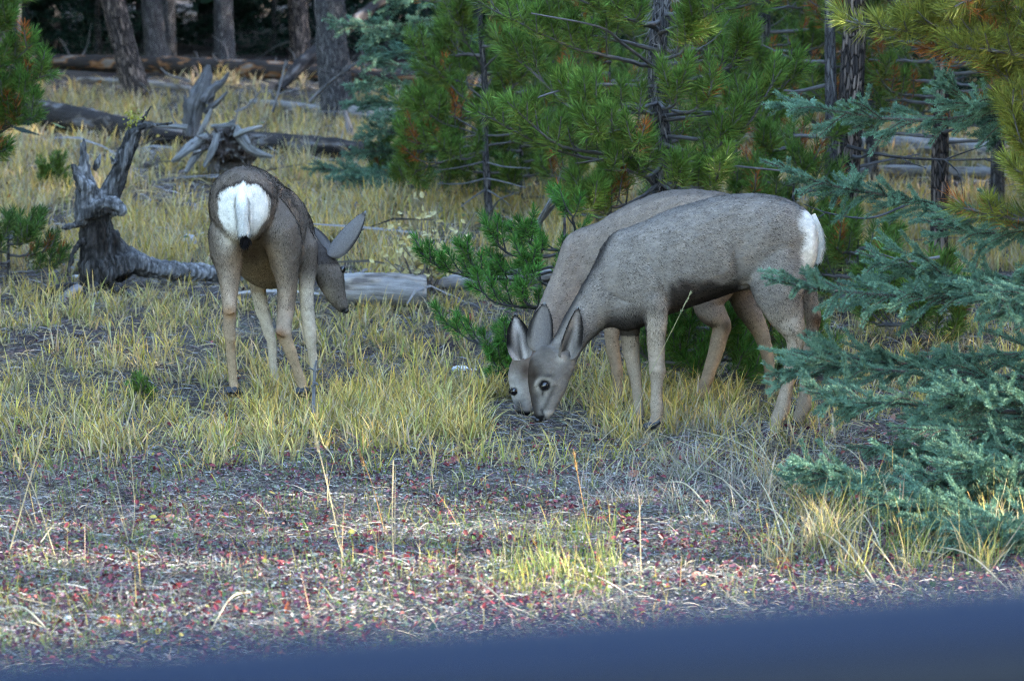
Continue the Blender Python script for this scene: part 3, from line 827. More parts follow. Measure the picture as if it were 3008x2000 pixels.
# ------------------------------------------------------------------ spruces
SPR = (0.145, 0.26, 0.175)
def brush(mb, P, rad, per_m, col, wid=0.0017):
    """spruce shoot: short stiff needles all round the polyline P"""
    L = np.concatenate([[0], np.cumsum(np.linalg.norm(np.diff(P, axis=0), axis=1))])
    n = max(int(L[-1] * per_m), 6)
    s = rng.uniform(0, L[-1], n)
    b = np.stack([np.interp(s, L, P[:, i]) for i in range(3)], -1)
    T = nrm(P[-1] - P[0])
    T = np.tile(T, (n, 1))
    rv = rng.normal(size=(n, 3)); rv = nrm(rv - T * (rv * T).sum(1)[:, None])
    rv[:, 2] = np.where(rv[:, 2] < 0, rv[:, 2] * 0.6, rv[:, 2] * 1.1)
    d = rv + T * rng.uniform(0.5, 1.1, n)[:, None]
    c = np.asarray(col) * rng.uniform(0.7, 1.35, n)[:, None]
    needles(mb, b, d, rad * rng.uniform(0.8, 1.25, n), wid, c)

def spruce_branch(tree, path, r0=0.010, side=0.22, step=0.027, rad=0.0165, per_m=2600, col=SPR, start=0.12, wid=0.0024, drop=0.25):
    P = resample(path, 30)
    r = np.random.default_rng(int(abs(P[-1].sum()) * 1e4) % 99991)
    P = P + np.cumsum(r.normal(0, 0.0018, P.shape), 0)
    L = np.linalg.norm(np.diff(P, axis=0), axis=1).sum()
    wood = MB(); nd = MB()
    tube(wood, P, np.linspace(r0, 0.003, 30), 6, (0.10, 0.085, 0.075), 0.1, seed=3)
    T = nrm(np.gradient(P, axis=0))
    ns = max(int(L * (1 - start) / step), 4)
    brush(nd, P[int(30 * start):], rad, per_m, col, wid)
    for q in range(ns):
        s = start + (0.93 - start) * (q + r.uniform(0, 0.8)) / ns
        i = min(int(s * 29), 28)
        sg = 1 if q % 2 else -1
        lat = nrm(np.cross(T[i], np.array([0, 0, 1.0]))) * sg
        fan = r.uniform(-0.9, 0.9)
        d = nrm(T[i] * r.uniform(0.6, 0.95) + lat * r.uniform(0.35, 1.0) + np.array([0, 0, 1.0]) * fan * 0.55)
        l = side * r.uniform(0.45, 1.1) * (0.35 + 0.65 * min(1, (1 - s) * 2.6))
        e = P[i] + d * l + np.array([0, 0, -drop * l * r.uniform(0, 1)])
        Q = resample([P[i], P[i] + d * l * 0.55, e], 7)
        tube(wood, Q, np.linspace(0.0035, 0.002, 7), 4, (0.12, 0.09, 0.07), 0, caps=False)
        cc = np.asarray(col) * r.uniform(0.75, 1.25)
        brush(nd, Q, rad * 0.92, per_m, cc, wid)
        for z in range(2 if l > 0.13 else 1):
            if l > 0.085:
                j = int(r.integers(2, 5))
                d2 = nrm(d + lat * r.uniform(-0.9, 0.9) + r.normal(0, 0.35, 3))
                brush(nd, np.stack([Q[j], Q[j] + d2 * l * 0.28, Q[j] + d2 * l * 0.5]), rad * 0.9, per_m, cc, wid)
    b = wood.build('branch', M_twig, tree, smooth=True)
    nd.build('needles', M_spruce, b)
    return b

Y = 10.9
tp = np.array([at(3300, 1420, Y), at(3300, 700, Y), at(3300, 0, Y), at(3300, -1500, Y)]); tp[0, 2] = gh(tp[0, 0], tp[0, 1]) - 0.05
S1 = thing('spruce_tree', tp[0], 'blue green spruce spreading its boughs in from the right edge before the deer', 'spruce')
tq = pine_trunk(S1, tp, 0.06, 0.035, M_bark)
X0 = 3300
for k, pts in enumerate((
    [(X0, 300, Y), (2950, 330, 11.0), (2650, 345, 11.0), (2400, 310, 11.0), (2238, 298, 11.0)],
    [(X0, 330, Y), (3000, 300, 10.8), (2850, 300, 10.8), (2790, 220, 10.8)],
    [(X0, 640, Y), (2950, 640, 11.1), (2650, 575, 11.1), (2420, 530, 11.0), (2232, 466, 11.0)],
    [(X0, 840, Y), (2980, 850, 10.8), (2700, 865, 10.7), (2440, 840, 10.6), (2232, 806, 10.5)],
    [(X0, 800, Y), (2950, 820, 10.9), (2720, 790, 10.8), (2518, 735, 10.8)],
    [(X0, 920, Y), (3100, 905, 10.5), (2980, 895, 10.3), (2862, 858, 10.2)],
    [(X0, 1090, Y), (2950, 1110, 11.1), (2700, 1075, 11.1), (2480, 1050, 11.0), (2325, 1030, 11.0)],
    [(X0, 1120, Y), (2960, 1130, 10.9), (2600, 1080, 10.8), (2400, 1075, 10.7), (2300, 1095, 10.7)],
    [(X0, 1220, Y), (2980, 1210, 10.6), (2720, 1185, 10.5), (2500, 1165, 10.5), (2362, 1140, 10.4)],
    [(X0, 1180, Y), (3050, 1190, 10.4), (2900, 1170, 10.3), (2780, 1160, 10.2)],
    [(X0, 1340, Y), (2980, 1340, 10.7), (2760, 1320, 10.6), (2492, 1310, 10.6)],
    [(X0, 1420, Y), (2980, 1440, 10.2), (2700, 1410, 10.1), (2480, 1400, 10.0), (2336, 1345, 10.0)],
    [(X0, 1440, 10.7), (3020, 1510, 9.85), (2820, 1505, 9.7), (2545, 1470, 9.6)],
    [(X0, 1430, 10.7), (3020, 1440, 10.0), (2900, 1400, 9.9), (2830, 1390, 9.8)],
    [(X0, 1480, 10.6), (3080, 1560, 9.55), (2960, 1580, 9.3), (2820, 1580, 9.2)],
    [(X0, 1460, 10.6), (3100, 1540, 9.8), (2900, 1545, 9.5), (2680, 1530, 9.4)],
    [(X0, 560, Y), (3100, 660, 10.9), (2900, 680, 10.9), (2700, 640, 10.9)],
    [(X0, 380, Y), (3100, 360, 11.2), (2960, 370, 11.2), (2860, 330, 11.2)],
    [(X0, 980, Y), (3080, 1040, 11.3), (2900, 1050, 11.4), (2760, 1060, 11.4)],
    [(X0, 1250, Y), (3120, 1260, 10.4), (2960, 1270, 10.3), (2620, 1250, 10.2)],
    [(X0, 1330, Y), (3120, 1400, 10.2), (2960, 1390, 10.1), (2740, 1370, 10.0)],
    [(X0, 1420, 10.7), (3150, 1500, 9.9), (3010, 1560, 9.6), (2900, 1540, 9.5)],
    [(X0, 1280, Y), (3080, 1270, 11.2), (2900, 1260, 11.3), (2700, 1260, 11.3)],
    [(X0, 1400, Y), (3080, 1480, 10.3), (2900, 1470, 10.1), (2700, 1440, 10.0)],
)):
    spruce_branch(S1, px_path(pts), side=0.24 if k not in (0, 2) else 0.2)
r = np.random.default_rng(8)
for k in range(30):      # boughs on its far and off-picture sides
    h = 0.12 + k * 0.10; a = r.uniform(-1.3, 1.3)
    p = np.array([np.interp(tp[0, 2] + h, tq[:, 2], tq[:, i]) for i in range(3)])
    l = r.uniform(0.7, 1.0) * (1 - 0.15 * h / 3)
    d = np.array([math.cos(a), math.sin(a), 0])
    spruce_branch(S1, [p, p + d * l * 0.5 + [0, 0, -0.04], p + d * l + [0, 0, -0.05]], per_m=500, wid=0.0045, step=0.04)

# spruce in the left centre, behind
Y = 22.5
tp = np.array([at(1350, 600, Y), at(1345, 300, Y), at(1340, 0, Y), at(1340, -700, Y)]); tp[0, 2] = gh(tp[0, 0], tp[0, 1]) - 0.05
S2 = thing('spruce_tree', tp[0], 'blue green spruce with layered boughs behind the young pine', 'spruce')
pine_trunk(S2, tp, 0.06, 0.03)
for k, pts in enumerate((
    [(1350, 40, Y), (1200, 70, 22.2), (1060, 75, 22.1), (948, 55, 22)], [(1350, 100, Y), (1220, 110, 22.2), (1120, 110, 22.1), (1075, 125, 22)],
    [(1350, 200, Y), (1220, 200, 22.2), (1120, 185, 22.1), (1058, 172, 22)], [(1350, 150, Y), (1250, 160, 22.7), (1150, 150, 22.8), (1060, 130, 22.9)],
    [(1350, 270, Y), (1220, 260, 22.2), (1100, 250, 22.1), (1020, 255, 22)], [(1350, 310, Y), (1220, 310, 22.3), (1100, 300, 22.2), (1000, 305, 22.1)],
    [(1350, 390, Y), (1230, 400, 22.2), (1120, 395, 22.1), (1030, 418, 22)], [(1350, 350, Y), (1250, 350, 22.0), (1160, 350, 21.8), (1090, 345, 21.7)],
    [(1350, 440, Y), (1220, 450, 22.3), (1100, 440, 22.2), (1010, 452, 22.1)],
    [(1350, 500, Y), (1200, 510, 22.1), (1030, 500, 21.9), (885, 492, 21.8)], [(1350, 520, Y), (1220, 535, 21.9), (1080, 530, 21.7), (960, 520, 21.6)],
    [(1350, 540, Y), (1240, 560, 21.8), (1150, 555, 21.6), (1060, 545, 21.5)],
    [(1345, 250, Y), (1450, 270, 22.4), (1560, 280, 22.3), (1645, 262, 22.2)], [(1345, 110, Y), (1420, 110, 22.4), (1500, 105, 22.3), (1590, 95, 22.2)],
    [(1345, 300, Y), (1450, 310, 22.1), (1530, 300, 22.0), (1590, 290, 21.9)], [(1345, 430, Y), (1420, 440, 22.1), (1500, 430, 22.0), (1560, 440, 21.9)],
    [(1350, -20, Y), (1250, 0, 22.2), (1180, 0, 22.1), (1100, -30, 22)],
)):
    spruce_branch(S2, px_path(pts), side=0.22, step=0.03, rad=0.026, per_m=700, wid=0.005)

# ------------------------------------------------------------------ fallen logs, roots, dead branches
def log(label, pts, radii_px, mat, seed=0, n=70, sides=18, stubs=0, rough=0.09, name='fallen_log', group=None):
    """pts: (px, py, Y) of the axis"""
    if name == 'fallen_log':      # let it lie on the ground
        pts = [(p[0], p[1], float(ground_at(p[0], p[1] + 1.05 * q)[1]) - 0.05) for p, q in zip(pts, radii_px)]
    A = np.array(px_path(pts)); Rm = np.array([r * p[2] / F for r, p in zip(radii_px, pts)])
    Q = resample(np.concatenate([A, Rm[:, None]], 1), n)
    P, R = Q[:, :3], np.maximum(Q[:, 3], 0.004)
    mid = P[n // 2]
    t = thing(name, (mid[0], mid[1], mid[2] - R[n // 2]), label, 'log', group)
    mb = MB(); tube(mb, P, R, sides, (0.3, 0.28, 0.27), rough, seed=seed)
    # splintered ends
    mb.build('stem', mat, t, smooth=True)
    r = np.random.default_rng(seed + 50)
    for k in range(stubs):
        i = int(r.integers(4, n - 4)); a = r.uniform(-0.9, 0.9); L = r.uniform(0.05, 0.32)
        up = np.array([r.uniform(-0.5, 0.5), math.sin(a) * -0.6, abs(math.cos(a))])
        q = resample([P[i] + up * R[i] * 0.6, P[i] + up * (R[i] + L * 0.5), P[i] + up * (R[i] + L) + r.normal(0, 0.05, 3)], 7)
        tube(MB(), q, np.linspace(0.011, 0.003, 7), 5, (0.22, 0.21, 0.21), 0.15, seed=k).build('branch_stub', M_silver, t, smooth=True)
    return t

log('long far log with peeling bark and orange bare wood across the forest edge', [(70, 182, 34.2), (300, 186, 34.2), (600, 196, 34.3), (900, 212, 34.4), (1120, 224, 34.4), (1400, 240, 34.4)], [18, 24, 26, 25, 20, 16], M_log_far, 1, stubs=12)
log('sloping dark log with bark on its flank and a silver top behind the forked root', [(100, 330, 25.2), (230, 352, 25.3), (330, 372, 25.4), (480, 395, 25.6), (560, 400, 25.7)], [38, 40, 36, 30, 24], M_log_dark, 2, stubs=3)
log('smooth grey log running right from the upturned root plate', [(640, 405, 26.0), (800, 420, 26.0), (960, 432, 26.0), (1170, 455, 26.0), (1300, 470, 26)], [30, 30, 30, 26, 22], M_log_dark, 3, stubs=2)
log('weathered grey log lying behind the lone deer and the yellow shrub', [(960, 846, 17.4), (1060, 850, 17.3), (1160, 852, 17.3), (1250, 856, 17.3)], [40, 47, 48, 44], M_log_grey, 4, stubs=0)
log('thin pale log continuing behind the pine sapling', [(1255, 835, 18.2), (1380, 825, 18.2), (1480, 815, 18.2), (1640, 805, 18.2)], [20, 22, 22, 20], M_log_grey, 5, stubs=2)
log('silver log lying behind the pines at the right', [(1960, 385, 24.5), (2200, 400, 24.4), (2500, 418, 24.3), (2760, 428, 24.3), (2960, 440, 24.3)], [16, 20, 24, 24, 20], M_log_grey, 6, stubs=3)
log('lower grey log parallel to the silver log at the right', [(2490, 500, 22), (2650, 502, 22), (2800, 506, 22), (2960, 512, 22)], [14, 17, 17, 15], M_log_grey, 7, stubs=1)
log('half buried pale log beside the roots of the stout scaly trunk', [(1040, 330, 27.5), (1120, 338, 27.4), (1240, 345, 27.3)], [26, 26, 20], M_log_grey, 8)
log('slanted dead trunk propped against the stout scaly trunk', [(820, 262, 31), (900, 175, 31.5), (1010, 90, 32.2), (1160, -30, 33)], [14, 20, 18, 14], M_log_dark, 9, name='leaning_log')
log('grey log lying low in the grass behind the stump and before the long log', [(740, 300, 28.6), (860, 312, 28.5), (960, 322, 28.4)], [10, 12, 10], M_log_grey, 14)
log('narrow silver pole lying in the far grass below the peeling log', [(230, 235, 32), (420, 244, 32), (560, 262, 31.8)], [7, 9, 8], M_log_grey, 15)

def merged(mbs, name, mat, tree, voxel, smooth=6, colfn=None):
    """join closed tubes of one MB into one continuous surface (voxel remesh), then build it"""
    me = mbs.mesh('tmp', mat)
    o = bpy.data.objects.new('tmp', me); COL.objects.link(o)
    m = o.modifiers.new('r', 'REMESH'); m.mode = 'VOXEL'; m.voxel_size = voxel
    if smooth:
        m = o.modifiers.new('s', 'SMOOTH'); m.factor = 0.5; m.iterations = smooth
    dg = bpy.context.evaluated_depsgraph_get()
    ev = o.evaluated_get(dg); em = ev.to_mesh()
    nv = len(em.vertices); v = np.empty(nv * 3, np.float32); em.vertices.foreach_get('co', v); v = v.reshape(-1, 3).astype(float)
    nrmv = np.empty(nv * 3, np.float32); em.vertices.foreach_get('normal', nrmv); nrmv = nrmv.reshape(-1, 3).astype(float)
    nl = len(em.loops); li = np.empty(nl, np.int32); em.loops.foreach_get('vertex_index', li)
    tot = np.empty(len(em.polygons), np.int32); em.polygons.foreach_get('loop_total', tot)
    st = np.empty(len(em.polygons), np.int32); em.polygons.foreach_get('loop_start', st)
    q = li[st[tot == 4][:, None] + np.arange(4)]; tr = li[st[tot == 3][:, None] + np.arange(3)] if (tot == 3).any() else np.zeros((0, 3), int)
    ev.to_mesh_clear()
    bpy.data.objects.remove(o); bpy.data.meshes.remove(me)
    return v, nrmv, q, tr

# forked silver root (left), an upturned stump
A = at(300, 850, 16.8); A[2] = gh(A[0], A[1])
st = thing('tree_stump', A, 'forked silver root of an upturned stump left of the lone deer', 'stump')
def chain(pts, sides=12, flat=1.0, n=26, rough=0.1, seed=0):
    P = np.array([at(p[0], p[1], p[2]) for p in pts]); R = np.array([p[3] * p[2] / F for p in pts])
    Q = resample(np.concatenate([P, R[:, None]], 1), n)
    m = MB(); tube(m, Q[:, :3], np.maximum(Q[:, 3], 0.003), sides, (0.17, 0.165, 0.17), rough, flat, seed)
    return m
def absorb(dst, src):
    for v, c, t in zip(src.v, src.c, src.t):
        pass
    off = dst.k
    dst.v += src.v; dst.c += src.c; dst.t += src.t
    dst.f3 += [f + off for f in src.f3]; dst.f4 += [f + off for f in src.f4]
    dst.k += src.k
D = 16.8
mb = MB()
for c in (
    chain([(296, 870, D, 58), (288, 770, D, 54), (282, 690, D, 50), (280, 620, D, 42), (285, 570, D, 32)], seed=1),                 # body of the stump
    chain([(268, 640, D - .05, 46), (258, 570, D - .05, 36), (248, 520, D - .05, 22), (244, 460, D - .06, 12), (246, 405, D - .06, 5)], seed=2),    # left prong
    chain([(262, 560, D - .08, 26), (230, 520, D - .1, 14), (212, 480, D - .1, 8)], seed=3),
    chain([(275, 500, D + .02, 6), (285, 480, D + .02, 7), (294, 450, D + .02, 4)], n=12, seed=4),
    chain([(300, 620, D, 44), (322, 570, D, 32), (348, 510, D - .02, 26), (372, 450, D - .03, 23), (392, 395, D - .03, 20), (404, 360, D - .03, 9)], seed=5),  # right limb
    chain([(388, 400, D - .06, 9), (410, 375, D - .06, 9), (450, 368, D - .06, 7), (510, 362, D - .05, 4)], n=16, seed=6),
    chain([(400, 380, D - .02, 7), (425, 345, D - .02, 6), (445, 310, D - .02, 3)], n=12, seed=7),
    chain([(310, 590, D - .12, 16), (342, 605, D - .16, 20), (360, 628, D - .18, 12)], seed=8, n=14),         # broken knob
    chain([(268, 620, D - .1, 22), (300, 598, D - .13, 16), (335, 600, D - .14, 14)], seed=9, n=14),
    chain([(255, 640, D - .05, 20), (225, 660, D - .1, 12), (180, 672, D - .12, 5)], seed=10, n=14),
    chain([(340, 480, D - .06, 8), (330, 470, D - .09, 6), (326, 458, D - .1, 3)], n=8, seed=11),
    chain([(300, 800, D - .02, 60), (380, 770, D, 40), (460, 790, D + .1, 30), (640, 805, D + .2, 24), (760, 815, D + .25, 20)], seed=12),    # buttress running right
    chain([(320, 690, D, 30), (345, 730, D, 30), (390, 765, D + .03, 28)], seed=13, n=14),
    chain([(330, 840, D - .2, 16), (400, 880, D - .4, 12), (470, 890, D - .5, 6)], seed=15, n=14),
    chain([(280, 840, D - .2, 16), (240, 890, D - .45, 11), (200, 930, D - .6, 5)], seed=16, n=14),
    chain([(250, 700, D - .06, 10), (215, 740, D - .12, 8), (200, 800, D - .15, 5)], seed=17, n=12),
    chain([(320, 650, D - .1, 7), (322, 720, D - .14, 6), (335, 780, D - .16, 4)], seed=18, n=12),
    chain([(240, 860, D - .25, 22), (190, 850, D - .3, 18), (110, 870, D - .3, 10)], seed=14, n=14),
): absorb(mb, c)
v, nn, q4, q3 = merged(mb, 'root', M_silver, st, 0.009, 3)
px, py = proj(v)
dk = vnoise(v, 9, 4)
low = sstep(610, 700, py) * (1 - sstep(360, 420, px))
hollow = np.clip(np.maximum(low * (0.8 + 0.4 * dk), np.exp(-((px - 290) / 42) ** 4 - ((py - 690) / 75) ** 4)), 0, 1)[:, None]  # dark of a hollow painted into the root colour; no recess is modelled
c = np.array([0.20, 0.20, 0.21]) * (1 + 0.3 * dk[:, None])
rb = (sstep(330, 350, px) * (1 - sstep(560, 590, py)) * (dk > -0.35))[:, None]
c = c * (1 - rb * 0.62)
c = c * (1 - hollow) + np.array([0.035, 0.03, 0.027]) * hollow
rg = np.abs(vnoise(v * np.array([1, 1, 0.16]), 55, 5)); rg2 = np.abs(vnoise(v * np.array([1, 1, 0.2]), 120, 6))
v = v + nn * (0.011 * rg + 0.005 * rg2 - 0.006)[:, None]
c = c * (0.35 + 1.15 * np.clip(rg * 1.3, 0, 1) * np.clip(0.4 + rg2, 0, 1))[:, None]
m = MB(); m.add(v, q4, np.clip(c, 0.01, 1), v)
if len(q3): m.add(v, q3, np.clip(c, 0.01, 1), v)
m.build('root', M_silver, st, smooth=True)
mb = MB(); rr = np.random.default_rng(2)      # yellow lichen on the limb
pp = at(392, 352, D - .03) + rr.normal(0, 1, (160, 3)) * np.array([0.022, 0.02, 0.03])
needles(mb, pp, rr.normal(size=(160, 3)), rr.uniform(0.01, 0.03, 160), 0.009, np.array([0.42, 0.40, 0.04]) * rr.uniform(0.6, 1.2, (160, 1)))
mb.build('lichen', M_leaf, st)

# upturned root plate behind the lone deer
A = at(640, 530, 22.7); A[2] = gh(A[0], A[1])
rp = thing('tree_stump', A, 'dark upturned root plate with pale broken roots above the lone deer', 'stump')
mb = MB(); D = 22.7
rr = np.random.default_rng(9)
absorb(mb, chain([(672, 540, D, 50), (676, 480, D, 58), (676, 420, D, 54), (668, 375, D + .05, 26)], seed=1, rough=0.3))
absorb(mb, chain([(630, 460, D - .1, 22), (670, 440, D - .15, 34), (730, 450, D - .1, 24)], seed=21, rough=0.3))
for k in range(48):
    a = rr.uniform(0, 2 * math.pi); q = rr.uniform(0.1, 0.95)
    x, y = 664 + math.cos(a) * 78 * q, 425 + math.sin(a) * 50 * q
    x2, y2 = x + math.cos(a) * rr.uniform(10, 95) + rr.normal(0, 16), y + math.sin(a) * rr.uniform(10, 50) + rr.normal(0, 16)
    absorb(mb, chain([(x, y, D - .12, rr.uniform(4, 9)), ((x + x2) / 2 + rr.normal(0, 6), (y + y2) / 2, D - .24, rr.uniform(2, 5)), (x2, y2, D - .30, 1.5)], n=9, sides=6, seed=k))
v, nn, q4, q3 = merged(mb, 'root_plate', M_silver, rp, 0.011, 1)
dk = vnoise(v, 14, 8)
px, py = proj(v); far_ = np.clip((np.hypot(px - 676, (py - 428) * 1.2) - 52) / 50, 0, 1)[:, None]
c = np.array([0.06, 0.046, 0.040]) * (1 + 0.5 * dk[:, None]) * (1 - far_) + np.array([0.19, 0.175, 0.17]) * far_ + np.clip(vnoise(v, 26, 3) - 0.35, 0, 1)[:, None] * 0.30
m = MB(); m.add(v, q4, np.clip(c, 0.008, 1), v)
if len(q3): m.add(v, q3, np.clip(c, 0.008, 1), v)
m.build('root_plate', M_silver, rp, smooth=True)
for k, pts in enumerate(([(610, 400, D - .2, 10), (570, 425, D - .25, 15), (530, 455, D - .3, 12), (505, 476, D - .3, 5)], [(590, 440, D - .2, 12), (568, 470, D - .25, 11), (545, 508, D - .3, 6)], [(640, 395, D - .3, 9), (625, 440, D - .34, 10), (600, 490, D - .36, 6)], [(690, 400, D - .3, 8), (720, 385, D - .33, 9), (770, 372, D - .3, 5)],
                         [(690, 375, D - .2, 15), (722, 425, D - .25, 16), (752, 448, D - .25, 12), (800, 462, D - .25, 5)], [(585, 400, D - .1, 8), (605, 360, D - .1, 8), (622, 320, D - .1, 4)],
                         [(690, 365, D - .1, 14), (665, 370, D - .1, 8), (620, 372, D - .1, 5)], [(550, 375, D, 9), (480, 370, D, 7), (440, 372, D, 4)])):
    q_ = chain(pts, n=30, seed=k, rough=0.22); q_.c = [np.full_like(c_, 0.27) for c_ in q_.c]; q_.build('root', M_silver, rp, smooth=True)
# grey snag standing behind the root plate
D = 23.6
sn = thing('tree_snag', at(580, 400, D), 'grey splintered snag standing above the upturned root plate', 'snag')
for k, pts in enumerate(([(565, 400, D, 24), (572, 320, D, 28), (590, 270, D, 26), (605, 225, D, 17), (612, 190, D, 5)], [(600, 300, D - .05, 20), (625, 262, D - .05, 14), (655, 240, D - .05, 8), (672, 212, D - .05, 3)],
                         [(600, 330, D - .06, 8), (640, 300, D - .1, 6), (668, 270, D - .1, 3)], [(560, 350, D - .05, 10), (548, 310, D - .05, 6), (540, 282, D - .05, 3)])):
    chain(pts, n=40, seed=30 + k, rough=0.32).build('splinter', M_silver, sn, smooth=True)

# dead branches
def dead_branch(label, pts, w, seed, twigs=3, mat=None, col=(0.24, 0.23, 0.235)):
    P = resample(px_path(pts), 22); Yd = pts[0][2]
    t = thing('dead_branch', P[0], label, 'branch')
    r0 = w / 2 * Yd / F
    tube(MB(), P, np.linspace(r0, r0 * 0.35, 22), 7, col, 0.15, seed=seed).build('stem', mat or M_silver, t, smooth=True)
    r = np.random.default_rng(seed)
    for k in range(twigs):
        i = int(r.integers(5, 19)); L = r.uniform(0.08, 0.3)
        d = nrm(P[i + 1] - P[i]) + r.normal(0, 0.6, 3)
        q = resample([P[i], P[i] + nrm(d) * L * 0.5, P[i] + nrm(d) * L + r.normal(0, 0.03, 3)], 6)
        tube(MB(), q, np.linspace(r0 * 0.5, r0 * 0.15, 6), 5, col, 0.1, seed=k).build('twig', M_silver, t, smooth=True)
dead_branch('thin bare branch rising to the right across the stout scaly trunk', [(910, 300, 27.5), (960, 250, 27.4), (1020, 205, 27.3), (1095, 150, 27.2)], 12, 1, 4)
dead_branch('long grey stick leaning beside the dark trunk near the bearded pine', [(1590, 245, 20.5), (1620, 195, 20.5), (1664, 135, 20.5)], 13, 2, 1)
dead_branch('bent grey stick poking up below the leaning log', [(800, 330, 27), (818, 270, 27), (832, 210, 27), (840, 175, 27)], 10, 3, 2)
dead_branch('grey stick slanting down from the peeling log', [(560, 240, 31), (500, 222, 31), (470, 200, 31)], 8, 4, 1)
dead_branch('pale pointed splinter standing in the grass by the stout scaly trunk', [(1030, 400, 26), (1018, 350, 26), (1008, 318, 26)], 26, 5, 0)
dead_branch('curved twig among the far grass below the peeling log', [(690, 330, 28), (730, 310, 28), (770, 260, 28), (765, 250, 28)], 7, 6, 2)
dead_branch('fallen grey branch under the right log', [(2490, 430, 16), (2620, 460, 15.8), (2800, 470, 15.7), (2960, 465, 15.6)], 12, 7, 5, col=(0.06, 0.055, 0.055))
dead_branch('thin grey twig arching over the rump of the nearest deer', [(2690, 590, 14), (2560, 640, 14), (2440, 628, 14), (2360, 600, 14)], 8, 8, 2, col=(0.1, 0.1, 0.105))
dead_branch('pale bare twig right of the white rump', [(2760, 755, 13), (2660, 770, 13), (2570, 778, 13)], 10, 9, 1)
dead_branch('grey root end lying in the leaf litter below the forked root', [(230, 850, 16.4), (195, 870, 16.3), (182, 905, 16.2), (190, 925, 16.2)], 36, 10, 1)
dead_branch('bleached branch lying in the grass at the foot of the forked root', [(120, 860, 16.8), (200, 838, 16.8), (320, 840, 16.8)], 22, 11, 2)
dead_branch('knotted grey branch behind the withers of the farther grazing deer', [(1570, 700, 15.6), (1590, 640, 15.5), (1620, 590, 15.4)], 26, 12, 3, col=(0.3, 0.29, 0.29))
# slim jointed stake in front of the lone deer
P = px_path([(921, 1212, 12.05), (922, 1150, 12.05), (924, 1090, 12.05), (930, 1058, 12.05)])
stk = thing('twig_stake', P[0], 'slim grey jointed stick standing before the right foreleg of the lone deer', 'stick')
Q = resample(P, 24)
tube(MB(), Q, np.linspace(0.0085, 0.004, 24), 8, (0.2, 0.2, 0.215), 0.1, seed=2).build('stem', M_silver, stk, smooth=True)
for (x, y, s) in ((930, 1092, 1), (932, 1130, -1), (918, 1135, 1), (922, 1090, -1)):
    b = at(x - s * 2, y, 12.05); e = at(x + s * 14, y - 8, 12.03)
    tube(MB(), resample([b, (b + e) / 2 + [0, 0, .004], e], 6), np.linspace(0.0045, 0.002, 6), 5, (0.25, 0.25, 0.26), 0.1).build('twig', M_silver, stk, smooth=True)

# ------------------------------------------------------------------ deer
RS = 24
def ring_LR(L, R, Yc, hd, expo=2.2):
    """ring spanned by image points L and R (pixels) at distance Yc and half depth hd"""
    a = at(L[0], L[1], Yc); b = at(R[0], R[1], Yc)
    c = (a + b) / 2; u = (b - a) / 2
    w_ = np.array([0, cp, -sp_]) * hd
    t = np.linspace(0, 2 * math.pi, RS, endpoint=False)
    ct, st_ = np.cos(t), np.sin(t)
    ct = np.sign(ct) * np.abs(ct) ** (2 / expo); st_ = np.sign(st_) * np.abs(st_) ** (2 / expo)
    return c + ct[:, None] * u + st_[:, None] * w_

def loft(mb, rings, sub=3):
    R = np.array(rings)
    n, s, _ = R.shape
    Q = resample(R.reshape(n, -1), (n - 1) * sub + 1).reshape(-1, s, 3)
    n = len(Q)
    mb.add(Q.reshape(-1, 3), grid_faces(n, s))
    jj = np.arange(s); j2 = (jj + 1) % s
    for k, o in ((0, True), (n - 1, False)):
        cv = np.vstack([Q[k], Q[k].mean(0)[None]])
        mb.add(cv, np.stack([j2, jj, np.full(s, s)], -1) if o else np.stack([jj, j2, np.full(s, s)], -1))

def limb(mb, pts, dm=1.0):
    """pts: (px, py, Y, half width px[, half depth m]) -> tapered closed tube, elliptical"""
    rings = []
    C = np.array([[p[0], p[1]] for p in pts], float)
    T = nrm(np.gradient(C, axis=0))
    for p, t in zip(pts, T):
        nx, ny = -t[1], t[0]
        r = p[3]
        hd = p[4] if len(p) > 4 else r * p[2] / F * dm
        rings.append(ring_LR((p[0] - nx * r, p[1] - ny * r), (p[0] + nx * r, p[1] + ny * r), p[2], hd, 2.0))
    loft(mb, rings, 4)

